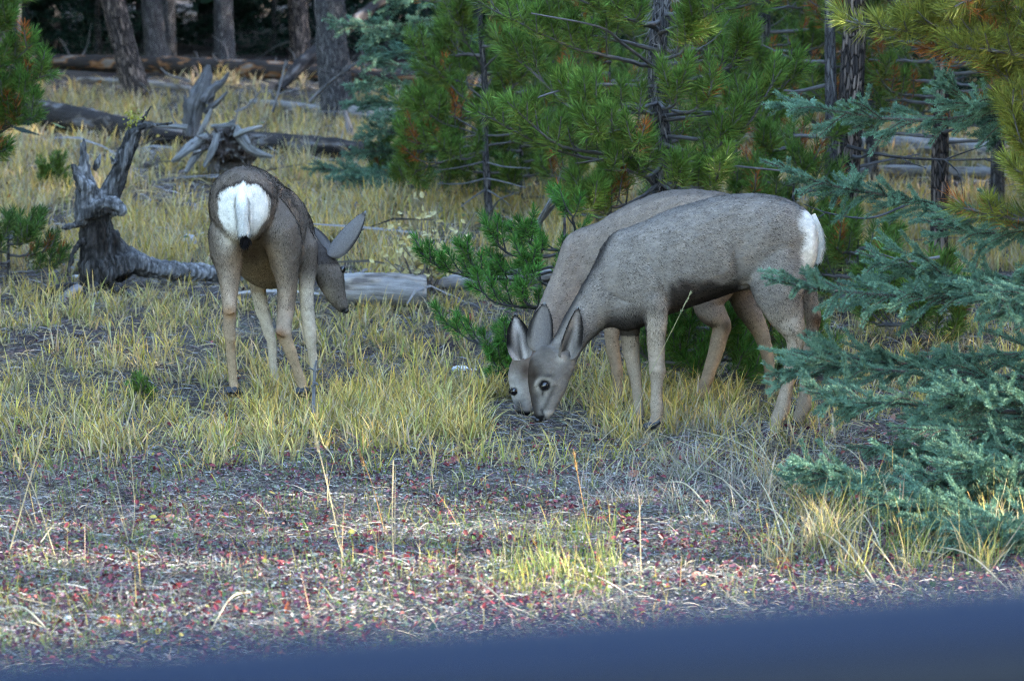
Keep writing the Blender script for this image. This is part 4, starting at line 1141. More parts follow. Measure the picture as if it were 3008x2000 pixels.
def ear(parent, base, tip, open_dir, width, col_out, col_in, col_rim, cup=1.15, thick=0.004, rimw=0.22):
    base = np.asarray(base); tip = np.asarray(tip)
    ax = tip - base; L = np.linalg.norm(ax); ax /= L
    o = np.asarray(open_dir, float); o = nrm(o - ax * (o @ ax))
    sd = np.cross(ax, o)
    ns, ntt = 26, 17
    s = np.linspace(0, 1, ns)[:, None]; t = np.linspace(-1, 1, ntt)[None]
    prof = (np.sin(np.pi * np.clip(s, 0, 1) ** 0.78) ** 0.58 * 0.94 + 0.26 * (1 - s) ** 1.3) * (1 - s ** 14)
    cupk = cup * (1.35 - 0.85 * s) + 0.0 * t
    ang = t * cupk
    rad = width / 2 * prof / np.maximum(np.sin(np.minimum(cupk, 1.5)), 0.3)
    X = np.sin(ang) * rad; Z = (np.cos(ang) - 1) * -1 * rad - 0.10 * width * (1 - s)
    bend = -0.10 * L * s ** 2
    P = base + ax * (L * s)[..., None] + sd * X[..., None] + o * (Z + bend)[..., None]
    P2 = P - o * thick * np.sqrt(np.maximum(1 - t ** 8, 0.0))[..., None] * np.ones_like(s)[..., None]
    i = np.arange(ns - 1)[:, None] * ntt + np.arange(ntt - 1)[None]
    f = np.stack([i, i + 1, i + ntt + 1, i + ntt], -1).reshape(-1, 4)
    rim = np.maximum(sstep(1 - rimw, 1 - rimw * 0.3, np.abs(t)) * np.ones_like(s), sstep(0.86, 0.95, s) * np.ones_like(t)) * sstep(0.1, 0.4, s)
    stripe = (vnoise(np.stack([t * 3 + 0 * s, s * 1.2 + 0 * t, 0 * s + 0 * t], -1), 2.0, 5) * 0.5 + 0.5)
    ci = np.asarray(col_in) * (0.45 + 0.75 * np.clip(stripe, 0, 1))[..., None]
    ci = ci * (1 - 0.75 * np.exp(-((t / 0.22) ** 2)) * (1 - sstep(0.5, 0.75, s)))[..., None]
    ci = ci * (1 - rim[..., None]) + np.asarray(col_rim) * rim[..., None]
    co = np.asarray(col_out)[None, None] * np.ones((ns, ntt, 1)) * (1 - 0.85 * rim[..., None]) + 0.25 * (sstep(0.93, 0.97, s) * np.ones_like(t))[..., None]
    mb = MB()
    mb.add(P.reshape(-1, 3), f, np.clip(ci.reshape(-1, 3), 0.004, 1))
    mb.add(P2.reshape(-1, 3), f[:, ::-1], co.reshape(-1, 3))
    e = mb.build('ear', M_skin, parent, smooth=True)
    # short pale hairs inside and on the edge
    h = MB(); r = np.random.default_rng(4)
    k = 420; si = r.integers(3, ns - 4, k); ti = r.integers(3, ntt - 3, k)
    hb = P[si, ti]
    needles(h, hb, o * 0.5 + ax * 0.9 + r.normal(0, 0.3, (k, 3)), r.uniform(0.008, 0.02, k), 0.0014, np.clip(ci[si, ti], 0.004, 1) * r.uniform(0.6, 1.3, (k, 1)), np.tile(o, (k, 1)), np.tile(o, (k, 1)))
    k = 700; si = r.integers(0, ns - 1, k); ti = r.integers(0, ntt, k)
    needles(h, P2[si, ti], ax - o * 0.15 + r.normal(0, 0.12, (k, 3)), r.uniform(0.006, 0.012, k), 0.0016, co[si, ti] * r.uniform(0.6, 1.4, (k, 1)), np.tile(-o, (k, 1)), np.tile(-o, (k, 1)))
    h.build('fur', M_fur, e)
    return e

def eyeball(parent, c, r, look, ax=(-0.45, 0.0, -0.9)):
    mb = MB()
    n, s = 10, 16
    th = np.linspace(0.02, math.pi - 0.02, n)[:, None]; ph = np.linspace(0, 2 * math.pi, s, endpoint=False)[None]
    v = np.stack([np.sin(th) * np.cos(ph), np.sin(th) * np.sin(ph), np.cos(th) + 0 * ph], -1) * r
    ax = nrm(np.array(ax)); al = v @ ax
    v = v + ax * (al * 0.22)[..., None]; v[..., 1] *= 0.85
    v = v + np.asarray(c)
    mb.add(v.reshape(-1, 3), grid_faces(n, s))
    return mb.build('eye', M_eye, parent, smooth=True)

def make_deer(label, foot, mb, colour, flow, voxel=0.0068, nhair=60000, hl=0.017, seed=1, lenfn=None, relief=None):
    t = thing('deer', foot, label, 'deer', 'mule deer grazing in the clearing')
    v, nn, q4, q3 = merged(mb, 'body', M_skin, t, voxel, 5)
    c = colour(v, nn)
    k1 = vnoise(v * np.array([1.0, 1.0, 0.6]), 16, seed) * 0.0022 + vnoise(v, 42, seed + 1) * 0.0011
    if relief is not None: k1 = k1 + relief(v, nn)
    v = v + nn * k1[:, None]
    c = c * (1 + 0.10 * vnoise(v * np.array([1, 1, 2.0]), 34, seed + 2) + 0.08 * vnoise(v, 75, seed + 3))[:, None]
    b = MB(); b.add(v, q4, np.clip(c, 0.004, 1), v)
    if len(q3): b.add(v, q3, np.clip(c, 0.004, 1), v)
    b.build('body', M_skin, t, smooth=True)
    # coat hairs lying along the body
    r = np.random.default_rng(seed)
    A, B_, C_ = v[q4[:, 0]], v[q4[:, 1]], v[q4[:, 2]]
    area = np.linalg.norm(np.cross(B_ - A, C_ - A), axis=1)
    pick = r.choice(len(q4), nhair, p=area / area.sum())
    w4 = r.dirichlet(np.ones(4), nhair)
    P = (v[q4[pick]] * w4[..., None]).sum(1); Nn = nrm((nn[q4[pick]] * w4[..., None]).sum(1)); Cc = (c[q4[pick]] * w4[..., None]).sum(1)
    fl = nrm(flow(P))
    fl = nrm(fl - Nn * (fl * Nn).sum(1)[:, None])
    wh = (Cc.mean(1) > 0.55)
    d = fl + Nn * (r.uniform(0.10, 0.30, nhair) * np.where(wh, 0.4, 1.0))[:, None] + r.normal(0, 0.12, (nhair, 3))
    ln = hl * r.uniform(0.6, 1.3, nhair)
    if lenfn is not None: ln = ln * lenfn(P)
    fleck = np.where(Cc.mean(1) > 0.55, 0.5, r.uniform(0, 1, nhair))
    k = np.where(wh, 0, 0) + np.where(fleck < 0.30, 0.32, np.where(fleck > 0.74, 1.5, 0.95)) * r.uniform(0.8, 1.2, nhair)
    h = MB()
    needles(h, P - Nn * 0.001, d, ln, 0.0021, np.clip(Cc * k[:, None], 0.004, 1), Nn, Nn)
    tag(h.build('fur', M_fur, t), kind='stuff')
    return t, v, nn

GREY = np.array([0.228, 0.196, 0.172]); TAN = np.array([0.36, 0.285, 0.215]); WHITE = np.array([0.86, 0.83, 0.78]); DARK = np.array([0.035, 0.030, 0.030])
def mixc(a, b, k):
    k = np.clip(k, 0, 1)[:, None]
    return a * (1 - k) + b * k

# ---- nearest deer of the pair, broadside, head down
za = lambda X, Y: (1450 + X / 1.845, 500 + Y / 1.845)
Y0 = 12.0
mb = MB()
tor = [((1752, 330), (1750, 470), .05), ((1728, 262), (1730, 530), .10), ((1690, 212), (1690, 575), .125), ((1600, 162), (1590, 620), .15), ((1480, 130), (1470, 640), .165), ((1350, 126), (1345, 652), .175), ((1220, 139), (1225, 690), .185),
       ((1080, 176), (1100, 730), .19), ((950, 216), (980, 772), .188), ((830, 268), (870, 822), .172), ((730, 308), (770, 862), .145), ((650, 336), (700, 872), .115), ((596, 400), (640, 850), .093),
       ((540, 515), (590, 868), .074), ((468, 650), (535, 915), .062), ((400, 765), (482, 975), .056), ((335, 890), (450, 1035), .053), ((290, 950), (420, 1090), .05)]
loft(mb, [ring_LR(za(*a), za(*b), Y0 - (0.0 if i < 12 else 0.014 * (i - 11)), d, 2.25) for i, (a, b, d) in enumerate(tor)])
hd = [((262, 945), (448, 1020), .050), ((205, 1005), (440, 1075), .060), ((184, 1070), (412, 1140), .064), ((182, 1130), (392, 1195), .060), ((190, 1190), (368, 1240), .049), ((200, 1240), (345, 1282), .040),
      ((210, 1285), (325, 1320), .034), ((220, 1325), (305, 1345), .028), ((230, 1350), (290, 1362), .018)]
loft(mb, [ring_LR(za(*a), za(*b), Y0 - 0.09, d, 2.1) for a, b, d in hd])
def L(pts, Yl, **k):
    limb(mb, [(*za(p[0], p[1]), Yl + (p[3] if len(p) > 3 else 0), p[2] / 1.845) + ((p[4],) if len(p) > 4 else ()) for p in pts], **k)
L([(740, 370, 50, .09, .04), (775, 460, 118, .05, .06), (825, 590, 122, .02, .065), (868, 700, 92, 0, .06), (878, 780, 70, 0, .045), (880, 860, 60), (881, 950, 51), (884, 1040, 47), (887, 1090, 45), (885, 1150, 37), (884, 1220, 34), (887, 1290, 38), (882, 1340, 34), (876, 1372, 36), (870, 1392, 36)], 11.90)
L([(770, 640, 100, -.04, .06), (745, 760, 70), (735, 880, 53), (742, 960, 46), (755, 1040, 39), (766, 1100, 36), (776, 1180, 29), (783, 1250, 28), (785, 1310, 33), (785, 1350, 30), (785, 1375, 30)], 12.10)
L([(1500, 270, 60, .09, .05), (1530, 380, 130, .05, .08), (1540, 530, 156, .02, .085), (1545, 650, 148, 0, .07), (1568, 740, 116, 0, .055), (1600, 810, 88, 0, .042), (1625, 865, 70), (1636, 910, 58), (1634, 960, 46), (1618, 1020, 40), (1602, 1110, 37), (1584, 1200, 37), (1566, 1290, 42), (1532, 1365, 38), (1512, 1405, 36), (1500, 1435, 36)], 11.89)
L([(1640, 560, 110, -.03, .07), (1680, 670, 74), (1715, 750, 52), (1733, 810, 41), (1722, 890, 34), (1706, 1000, 32), (1698, 1100, 31), (1690, 1200, 33), (1678, 1285, 38), (1655, 1350, 34), (1640, 1390, 34)], 12.12)
limb(mb, [(*za(1640, 905), 11.89, 26), (*za(1690, 880), 11.89, 11)])                       # point of the hock
limb(mb, [(*za(1722, 780), 12.12, 20), (*za(1764, 815), 12.12, 12)])

def col_A(v, n):
    px, py = proj(v); X = (px - 1450) * 1.845; Y = (py - 500) * 1.845
    ns = vnoise(v, 14, 2)
    c = np.tile(GREY, (len(v), 1)) * (1 + 0.08 * ns[:, None])
    low = sstep(560, 900, Y)
    legs = sstep(700, 900, Y) * (X > 560) * np.where((X > 640) & (X < 820) & (Y < 890), 0, 1)
    c = mixc(c, TAN * 1.0, legs * 0.9)
    # brisket, belly: dark brown below
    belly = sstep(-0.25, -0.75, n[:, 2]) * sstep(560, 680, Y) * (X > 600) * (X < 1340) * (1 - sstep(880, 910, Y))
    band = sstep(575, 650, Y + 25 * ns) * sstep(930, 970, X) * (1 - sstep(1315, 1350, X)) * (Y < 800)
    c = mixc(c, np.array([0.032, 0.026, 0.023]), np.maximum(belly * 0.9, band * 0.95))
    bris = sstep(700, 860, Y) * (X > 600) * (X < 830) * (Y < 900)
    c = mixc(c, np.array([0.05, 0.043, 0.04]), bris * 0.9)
    # dorsal line, rump patch
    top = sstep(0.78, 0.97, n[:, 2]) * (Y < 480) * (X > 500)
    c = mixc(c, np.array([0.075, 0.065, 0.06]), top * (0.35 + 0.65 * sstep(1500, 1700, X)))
    rp = sstep(1660, 1700, X + 18 * ns) * (Y > 215) * (1 - sstep(500, 560, Y))
    c = mixc(c, WHITE, rp)
    c = mixc(c, np.array([0.19, 0.155, 0.13]), sstep(1500, 1640, X) * (1 - sstep(1650, 1690, X)) * sstep(240, 400, Y) * (1 - sstep(520, 640, Y)) * 0.5)
    # neck front darker
    nk = (X < 600) * (Y > 620) * (Y < 1060) * sstep(0.1, -0.6, n[:, 2])
    c = mixc(c, np.array([0.10, 0.088, 0.08]), nk * 0.7)
    rd = X - np.interp(Y, [336, 400, 515, 650, 765, 890, 960], [642, 596, 540, 468, 400, 335, 280])
    c = mixc(c, np.array([0.022, 0.019, 0.018]), np.exp(-(rd / 24) ** 2) * (Y > 330) * (Y < 985) * 0.85)
    c = mixc(c, np.array([0.045, 0.041, 0.042]), np.exp(-((X - 285) / 62) ** 2 - ((Y - 995) / 45) ** 2) * 0.8)
    # face: pale muzzle, dark forehead, eye ring
    face = (X < 460) * (Y > 940)
    c = mixc(c, np.array([0.27, 0.24, 0.215]), face * sstep(1080, 1250, Y) * 0.7)
    c = mixc(c, np.array([0.15, 0.125, 0.105]), face * sstep(430, 300, X) * (1 - sstep(1090, 1200, Y)) * 0.6)
    c = mixc(c, np.array([0.034, 0.023, 0.016]), face * np.exp(-((X - 218) / 50) ** 2 - ((Y - 1112) / 85) ** 2) * 0.95)
    # shoulder blade edge and flank fold: crease shade painted into the coat
    ln_ = np.abs(X - np.interp(Y, [360, 420, 500, 600, 660, 700, 730], [640, 590, 578, 583, 612, 680, 790]))
    c = mixc(c, np.array([0.10, 0.085, 0.075]), np.exp(-(ln_ / 22) ** 2) * sstep(350, 400, Y) * (1 - sstep(690, 735, Y)) * 0.28)
    ln_ = np.abs(X - np.interp(Y, [330, 430, 520, 600], [1290, 1300, 1310, 1325]))
    c = mixc(c, np.array([0.12, 0.10, 0.09]), np.exp(-(ln_ / 22) ** 2) * sstep(330, 480, Y) * (Y < 600) * 0.6)
    de = np.hypot(X - 276, (Y - 1168) * 1.05)
    c = mixc(c, np.array([0.44, 0.38, 0.32]), face * np.exp(-((de - 44) / 11) ** 2) * 0.75 * (0.35 + 0.65 * sstep(0, 30, (1185 - Y) + (270 - X))))
    c = mixc(c, np.array([0.02, 0.017, 0.016]), (1 - sstep(28, 36, de)) * face)
    c = mixc(c, np.array([0.02, 0.017, 0.016]), face * np.exp(-((X - 266) / 8) ** 2 - ((Y - 1208) / 20) ** 2))
    c = mixc(c, np.array([0.06, 0.052, 0.048]), face * np.exp(-((X - (330 - 0.45 * (Y - 1170))) / 14) ** 2) * sstep(1150, 1190, Y) * (Y < 1300) * 0.7)      # cheek line
    c = mixc(c, np.array([0.04, 0.033, 0.03]), face * np.exp(-((X - 296) / 40) ** 2 - ((Y - 1114) / 13) ** 2) * 0.8)                      # brow
    lc = X - np.interp(Y, [1005, 1070, 1130, 1190, 1240, 1285, 1330], [207, 186, 184, 192, 202, 212, 222])
    c = mixc(c, np.array([0.045, 0.031, 0.023]), face * np.exp(-(lc / 24) ** 2) * sstep(1000, 1040, Y) * (Y < 1335) * 0.9)
    c = mixc(c, np.array([0.45, 0.40, 0.35]), face * np.exp(-((X - 362) / 26) ** 2 - ((Y - 1020) / 26) ** 2) * 0.8)
    c = mixc(c, np.array([0.035, 0.03, 0.03]), np.exp(-((X - 418) / 18) ** 2 - ((Y - 1000) / 18) ** 2) * 0.9 * (X < 460))
    c = mixc(c, np.array([0.045, 0.037, 0.034]), face * np.exp(-((X - 222) / 24) ** 2) * sstep(1180, 1240, Y) * (Y < 1330) * 0.75)           # nose bridge
    c = mixc(c, np.array([0.48, 0.44, 0.40]), face * sstep(1290, 1315, Y) * (X > 262) * 0.7)
    c = mixc(c, np.array([0.03, 0.027, 0.027]), face * np.exp(-((X - (268 + (Y - 1320) * 0.4)) / 9) ** 2) * sstep(1285, 1300, Y))            # mouth
    c = mixc(c, np.array([0.02, 0.018, 0.018]), face * sstep(1318, 1335, Y) * (X < 268))
    c = mixc(c, np.array([0.16, 0.085, 0.045]), np.exp(-((X - 1750) / 40) ** 2 - ((Y - 815) / 45) ** 2))
    c = mixc(c, np.array([0.04, 0.03, 0.03]), np.exp(-((X - 1700) / 26) ** 2 - ((Y - 885) / 26) ** 2) * 0.9)
    return c
def flow_A(P):
    px, py = proj(P); X = (px - 1450) * 1.845; Y = (py - 500) * 1.845
    f = np.tile([1.0, 0, -0.38], (len(P), 1))
    leg = sstep(620, 820, Y)[:, None] * (X > 560)[:, None]
    f = f * (1 - leg) + np.array([0.15, 0, -1.0]) * leg
    nk = (1 - sstep(560, 760, X))[:, None]
    return f * (1 - nk) + np.array([0.75, 0, 0.35]) * nk
def relief_A(v, n):
    px, py = proj(v); X = (px - 1450) * 1.845; Y = (py - 500) * 1.845
    near = n[:, 1] < -0.1
    a = np.abs(X - np.interp(Y, [360, 420, 500, 600, 660, 700, 730], [640, 590, 578, 583, 612, 680, 790]))
    k = -0.006 * np.exp(-(a / 36) ** 2) * sstep(350, 400, Y) * (1 - sstep(690, 740, Y))                       # front edge of the shoulder
    a = np.abs(X - np.interp(Y, [330, 430, 520, 600], [1290, 1300, 1310, 1325]))
    k += -0.008 * np.exp(-(a / 30) ** 2) * sstep(330, 470, Y) * (Y < 640)             # flank fold
    a = np.abs(X - np.interp(Y, [430, 520, 600, 680], [800, 850, 905, 950]))
    k += -0.006 * np.exp(-(a / 24) ** 2) * sstep(420, 500, Y) * (Y < 720)             # behind the shoulder
    k += 0.010 * np.exp(-((X - 700) / 70) ** 2 - ((Y - 560) / 90) ** 2)               # shoulder muscle
    k += 0.008 * np.exp(-((X - 1480) / 90) ** 2 - ((Y - 330) / 110) ** 2)             # haunch
    rib = (X > 880) * (X < 1260) * (Y > 300) * (Y < 560)
    k += 0.0005 * np.sin((X + 0.25 * Y) / 17.0) * rib
    # legs: hollow of the hocks and the knees
    k += 0.004 * np.exp(-((Y - 1090) / 26) ** 2) * (X > 840) * (X < 940)
    k += -0.004 * np.exp(-((X - 1655) / 14) ** 2 - ((Y - 930) / 60) ** 2)
    k += -0.004 * np.exp(-((X - 1612) / 9) ** 2) * sstep(930, 1000, Y) * (Y < 1260)
    # face: brow ridge, eye socket, cheek line, nose bridge
    f = (X < 460) * (Y > 960)
    de = np.hypot(X - 277, Y - 1168)
    k += f * (-0.008 * np.exp(-(de / 26) ** 2) + 0.006 * np.exp(-((de - 48) / 16) ** 2) * (Y < 1170))
    k += f * -0.005 * np.exp(-((X - (250 + (Y - 1230) * 0.15)) / 20) ** 2 - ((Y - 1260) / 50) ** 2)
    k += f * -0.004 * np.exp(-((X - 262) / 6) ** 2 - ((Y - 1330) / 30) ** 2)
    return k * near
foot = at(*za(1150, 1420), Y0); foot[2] = gh(foot[0], foot[1])
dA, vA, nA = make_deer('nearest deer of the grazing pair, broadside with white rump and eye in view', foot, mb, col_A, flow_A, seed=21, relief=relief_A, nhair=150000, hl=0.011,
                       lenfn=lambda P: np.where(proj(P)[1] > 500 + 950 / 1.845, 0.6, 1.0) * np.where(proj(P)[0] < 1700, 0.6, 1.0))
ear(dA, at(*za(372, 1020), Y0 - .13), at(*za(474, 750), Y0 - .15), (0.55, -1.0, -0.15), 0.080, (0.19, 0.155, 0.13), (0.42, 0.37, 0.33), (0.018, 0.015, 0.014), cup=1.35, rimw=0.6)
ear(dA, at(*za(256, 990), Y0 - .05), at(*za(268, 715), Y0 - .02), (-0.25, 1.0, 0.1), 0.098, (0.20, 0.175, 0.16), (0.5, 0.45, 0.41), (0.018, 0.015, 0.014), cup=1.0, rimw=0.5)
eyeball(dA, at(*za(277, 1168), Y0 - .141), 0.0158, None)
eyeball(dA, at(*za(262, 1163), Y0 - .037), 0.0158, None)
def nose(parent, c, a, b, h):
    """black wet nose pad: a flattened rounded lump"""
    m = MB(); n, s = 9, 14
    th = np.linspace(0.05, math.pi - .05, n)[:, None]; ph = np.linspace(0, 2 * math.pi, s, endpoint=False)[None]
    v = np.stack([np.sin(th) * np.cos(ph) * a, np.sin(th) * np.sin(ph) * b, np.cos(th) * h + 0 * ph], -1)
    v[..., 2] -= 0.25 * h * (np.abs(v[..., 1]) / b) ** 2
    m.add(v.reshape(-1, 3) + np.asarray(c), grid_faces(n, s), (0.012, 0.011, 0.012))
    return m.build('nose', M_horn, parent, smooth=True)
nose(dA, at(*za(240, 1350), Y0 - .09), 0.016, 0.022, 0.012)
def hoof(parent, p, d=(-1, 0, 0), s=1.0, col=(0.03, 0.03, 0.035)):
    """cloven hoof: two pointed toes"""
    d = nrm(np.array([d[0], d[1], 0.0])); q = np.array([-d[1], d[0], 0])
    m = MB()
    for k in (-1, 1):
        P = np.array([p + q * k * 0.011 * s - d * 0.022 * s + [0, 0, 0.035 * s], p + q * k * 0.012 * s + d * 0.0 + [0, 0, 0.022 * s], p + q * k * 0.011 * s + d * 0.03 * s + [0, 0, 0.010 * s], p + q * k * 0.006 * s + d * 0.045 * s + [0, 0, 0.004 * s]])
        tube(m, resample(P, 9), resample(np.array([[0.013], [0.016], [0.013], [0.004]]) * s, 9)[:, 0], 9, col)
    return m.build('hoof', M_horn, parent, smooth=True)
for (X, Y, Yd) in ((866, 1405, 11.9), (780, 1385, 12.1), (1495, 1440, 11.89), (1632, 1400, 12.12)):
    p = at(*za(X, Y), Yd); hoof(dA, p, (-1, -0.1, 0), 1.0, (0.03, 0.032, 0.04))
# tail of the nearest deer, seen from the side
def tail(parent, pts, w0, w1, hairs, colfn, dirn, seed, spread):
    P = resample(px_path(pts), 14)
    m = MB(); tube(m, P, np.linspace(w0, w1, 14), 10, WHITE * 0.95)
    tl = m.build('tail', M_skin, parent, smooth=True)
    r = np.random.default_rng(seed)
    s = r.uniform(0, 1, hairs) ** 0.8
    b = np.stack([np.interp(s * 13, np.arange(14), P[:, i]) for i in range(3)], -1)
    R = np.interp(s, [0, 1], [w0, w1])[:, None]
    T = nrm(P[-1] - P[0]); rv = r.normal(size=(hairs, 3)); rv = nrm(rv - T * (rv @ T)[:, None])
    b = b + rv * R * 0.9
    T = nrm(P[-1] - P[0])
    d = T + rv * spread + r.normal(0, 0.1, (hairs, 3))
    h = MB(); needles(h, b, d, r.uniform(0.03, 0.06, hairs) * (1 - 0.45 * s), 0.0026, colfn(s, r), rv, rv)
    h.build('fur', M_fur, tl)
def tcol(s, r):
    k = sstep(0.93, 0.99, s + r.normal(0, 0.02, len(s)))
    return mixc(np.tile(WHITE, (len(s), 1)) * r.uniform(0.8, 1.05, (len(s), 1)), np.array([0.015, 0.013, 0.014]), k)
tail(dA, [(*za(1722, 245), 11.99), (*za(1758, 320), 11.98), (*za(1764, 410), 11.97), (*za(1745, 490), 11.97)], 0.018, 0.010, 1600, tcol, None, 5, 0.28)

# ---- the farther deer of the pair
Yc = 12.78
mb = MB()
tor = [((1478, 260), (1475, 420), .05), ((1440, 172), (1440, 540), .11), ((1340, 138), (1340, 640), .155), ((1220, 116), (1225, 690), .17), ((1080, 102), (1085, 730), .18), ((940, 111), (960, 770), .185), ((800, 152), (830, 800), .175),
       ((660, 222), (700, 825), .15), ((550, 288), (610, 825), .122), ((440, 328), (540, 800), .1), ((376, 395), (490, 800), .085), ((332, 520), (450, 830), .07), ((290, 625), (410, 875), .06), ((240, 745), (355, 930), .054), ((170, 880), (300, 1010), .052), ((120, 960), (260, 1080), .05)]
loft(mb, [ring_LR(za(*a), za(*b), Yc - (0.0 if i < 10 else 0.03 * (i - 9)), d, 2.25) for i, (a, b, d) in enumerate(tor)])
hd = [((110, 985), (250, 1010), .05), ((92, 1045), (262, 1060), .06), ((78, 1105), (245, 1115), .062), ((84, 1165), (230, 1180), .056), ((92, 1215), (222, 1235), .046), ((104, 1255), (212, 1275), .038), ((116, 1290), (205, 1305), .032), ((128, 1318), (195, 1330), .024)]
loft(mb, [ring_LR(za(*a), za(*b), Yc - 0.21, d, 2.1) for a, b, d in hd])
L([(620, 600, 110, .05, .06), (640, 720, 80), (642, 810, 52), (642, 900, 41), (655, 1000, 36), (667, 1075, 34), (674, 1160, 30), (677, 1230, 32), (675, 1270, 31), (675, 1300, 30)], 12.70)
L([(720, 640, 100, -.05, .06), (745, 800, 60), (745, 900, 42), (750, 1000, 36), (758, 1075, 34), (765, 1160, 30), (768, 1230, 32), (768, 1290, 30)], 12.92)
L([(1250, 420, 150, .05, .08), (1215, 560, 130, .02, .08), (1170, 680, 105, 0, .06), (1172, 745, 84, 0, .05), (1205, 800, 68), (1236, 850, 52), (1218, 925, 46), (1200, 1000, 42), (1172, 1080, 38), (1143, 1170, 36), (1115, 1235, 36), (1105, 1275, 34)], 12.68)
limb(mb, [(*za(1240, 835), 12.68, 24), (*za(1282, 830), 12.68, 11)])
L([(1340, 560, 120, -.04, .07), (1350, 660, 92, 0, .06), (1385, 760, 66), (1430, 840, 52), (1460, 915, 43), (1483, 1000, 36), (1497, 1090, 31), (1500, 1180, 29), (1496, 1240, 32), (1488, 1280, 30)], 12.90)
def col_C(v, n):
    px, py = proj(v); X = (px - 1450) * 1.845; Y = (py - 500) * 1.845
    ns = vnoise(v, 14, 4)
    c = np.tile(GREY * np.array([1.0, 0.93, 0.87]), (len(v), 1)) * (1 + 0.08 * ns[:, None])
    c = mixc(c, TAN * np.array([0.95, 0.88, 0.8]), sstep(700, 900, Y) * (X > 560))
    top = sstep(0.72, 0.97, n[:, 2]) * (Y < 480)
    c = mixc(c, np.array([0.085, 0.073, 0.066]), top * 0.55)
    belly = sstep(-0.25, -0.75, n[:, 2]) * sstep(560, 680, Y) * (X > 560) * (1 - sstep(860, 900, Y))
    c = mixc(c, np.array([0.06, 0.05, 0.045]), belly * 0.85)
    c = mixc(c, WHITE, sstep(1420, 1450, X) * (Y > 200) * (Y < 540))
    face = (X < 270) * (Y > 985)
    c = mixc(c, np.array([0.40, 0.365, 0.335]), face * sstep(1060, 1150, Y) * 0.85)
    c = mixc(c, np.array([0.05, 0.034, 0.024]), face * np.exp(-((X - 175) / 45) ** 2 - ((Y - 1085) / 70) ** 2) * 0.85)
    c = mixc(c, np.array([0.05, 0.04, 0.036]), face * np.exp(-((X - 140) / 20) ** 2) * sstep(1230, 1260, Y) * (Y < 1320) * 0.7)
    de = np.hypot((X - 108), (Y - 1198) * 1.05)
    c = mixc(c, np.array([0.48, 0.44, 0.40]), face * np.exp(-((de - 34) / 12) ** 2) * 0.8)
    c = mixc(c, np.array([0.02, 0.017, 0.016]), (de < 22).astype(float) * face)
    c = mixc(c, np.array([0.02, 0.018, 0.018]), face * sstep(1295, 1312, Y))
    c = mixc(c, np.array([0.09, 0.06, 0.04]), np.exp(-((X - 1262) / 28) ** 2 - ((Y - 850) / 40) ** 2) * 0.9)
    return c
def flow_C(P):
    return flow_A(P)
foot = at(*za(1000, 1290), Yc); foot[2] = gh(foot[0], foot[1])
dC, vC, nC = make_deer('farther deer of the grazing pair, mostly hidden behind the nearest one', foot, mb, col_C, flow_C, seed=31, nhair=60000, hl=0.011,
                       lenfn=lambda P: np.where(proj(P)[1] > 500 + 950 / 1.845, 0.6, 1.0) * np.where(proj(P)[0] < 1620, 0.6, 1.0))
ear(dC, at(*za(152, 1030), Yc - .27), at(*za(118, 782), Yc - .28), (0.12, -1.0, 0.0), 0.098, (0.22, 0.19, 0.17), (0.55, 0.49, 0.45), (0.010, 0.009, 0.009), cup=0.6, rimw=0.85)
ear(dC, at(*za(225, 1000), Yc - .15), at(*za(262, 780), Yc - .10), (0.3, 1.0, 0.0), 0.09, (0.22, 0.19, 0.17), (0.55, 0.5, 0.46), (0.012, 0.011, 0.011))
eyeball(dC, at(*za(112, 1198), Yc - .25), 0.0145, None)
eyeball(dC, at(*za(100, 1192), Yc - .163), 0.0145, None)
nose(dC, at(*za(150, 1320), Yc - .21), 0.015, 0.021, 0.012)
for (X, Y, Yd) in ((672, 1302, 12.70), (766, 1300, 12.92), (1100, 1280, 12.68), (1485, 1285, 12.90)):
    hoof(dC, at(*za(X, Y), Yd), (-1, -0.1, 0), 1.1)

# ---- the lone deer, seen from behind, head down to the right
zb = lambda X, Y: (500 + X / 1.96, 450 + Y / 1.96)
mb = MB()
def E(cx, cy, hw, hh, Yd, ex=2.1):
    """ring in the image plane (body runs away from the camera)"""
    t = np.linspace(0, 2 * math.pi, RS, endpoint=False)
    ct, st_ = np.cos(t), np.sin(t)
    ct = np.sign(ct) * np.abs(ct) ** (2 / ex); st_ = np.sign(st_) * np.abs(st_) ** (2 / ex)
    return at(cx + hw * ct, cy + hh * st_, np.full(RS, Yd))
loft(mb, [E(703, 622, 30, 60, 12.41), E(704, 612, 66, 94, 12.44), E(708, 604, 90, 110, 12.50), E(714, 604, 101, 117, 12.62), E(728, 625, 101, 138, 12.80), E(758, 665, 104, 160, 13.0), E(788, 690, 104, 158, 13.18), E(815, 695, 98, 146, 13.34), E(842, 705, 82, 120, 13.48), E(862, 715, 62, 95, 13.58), E(872, 722, 40, 60, 13.62)])
limb(mb, [(842, 690, 13.48, 70), (880, 722, 13.46, 58), (910, 745, 13.42, 47), (934, 765, 13.38, 41), (946, 780, 13.36, 38)], 0.85)
limb(mb, [(*zb(886, 610), 13.36, 30, .045), (*zb(900, 650), 13.36, 37, .055), (*zb(916, 700), 13.36, 41, .062), (*zb(934, 760), 13.36, 37, .056), (*zb(955, 815), 13.36, 30, .045), (*zb(978, 860), 13.36, 23, .036), (*zb(998, 893), 13.36, 17, .030), (*zb(1008, 910), 13.36, 12, .022)])
def LB(pts, **k):
    limb(mb, [(*zb(p[0], p[1]), p[3], p[2] / 1.96) + ((p[4],) if len(p) > 4 else ()) for p in pts], **k)
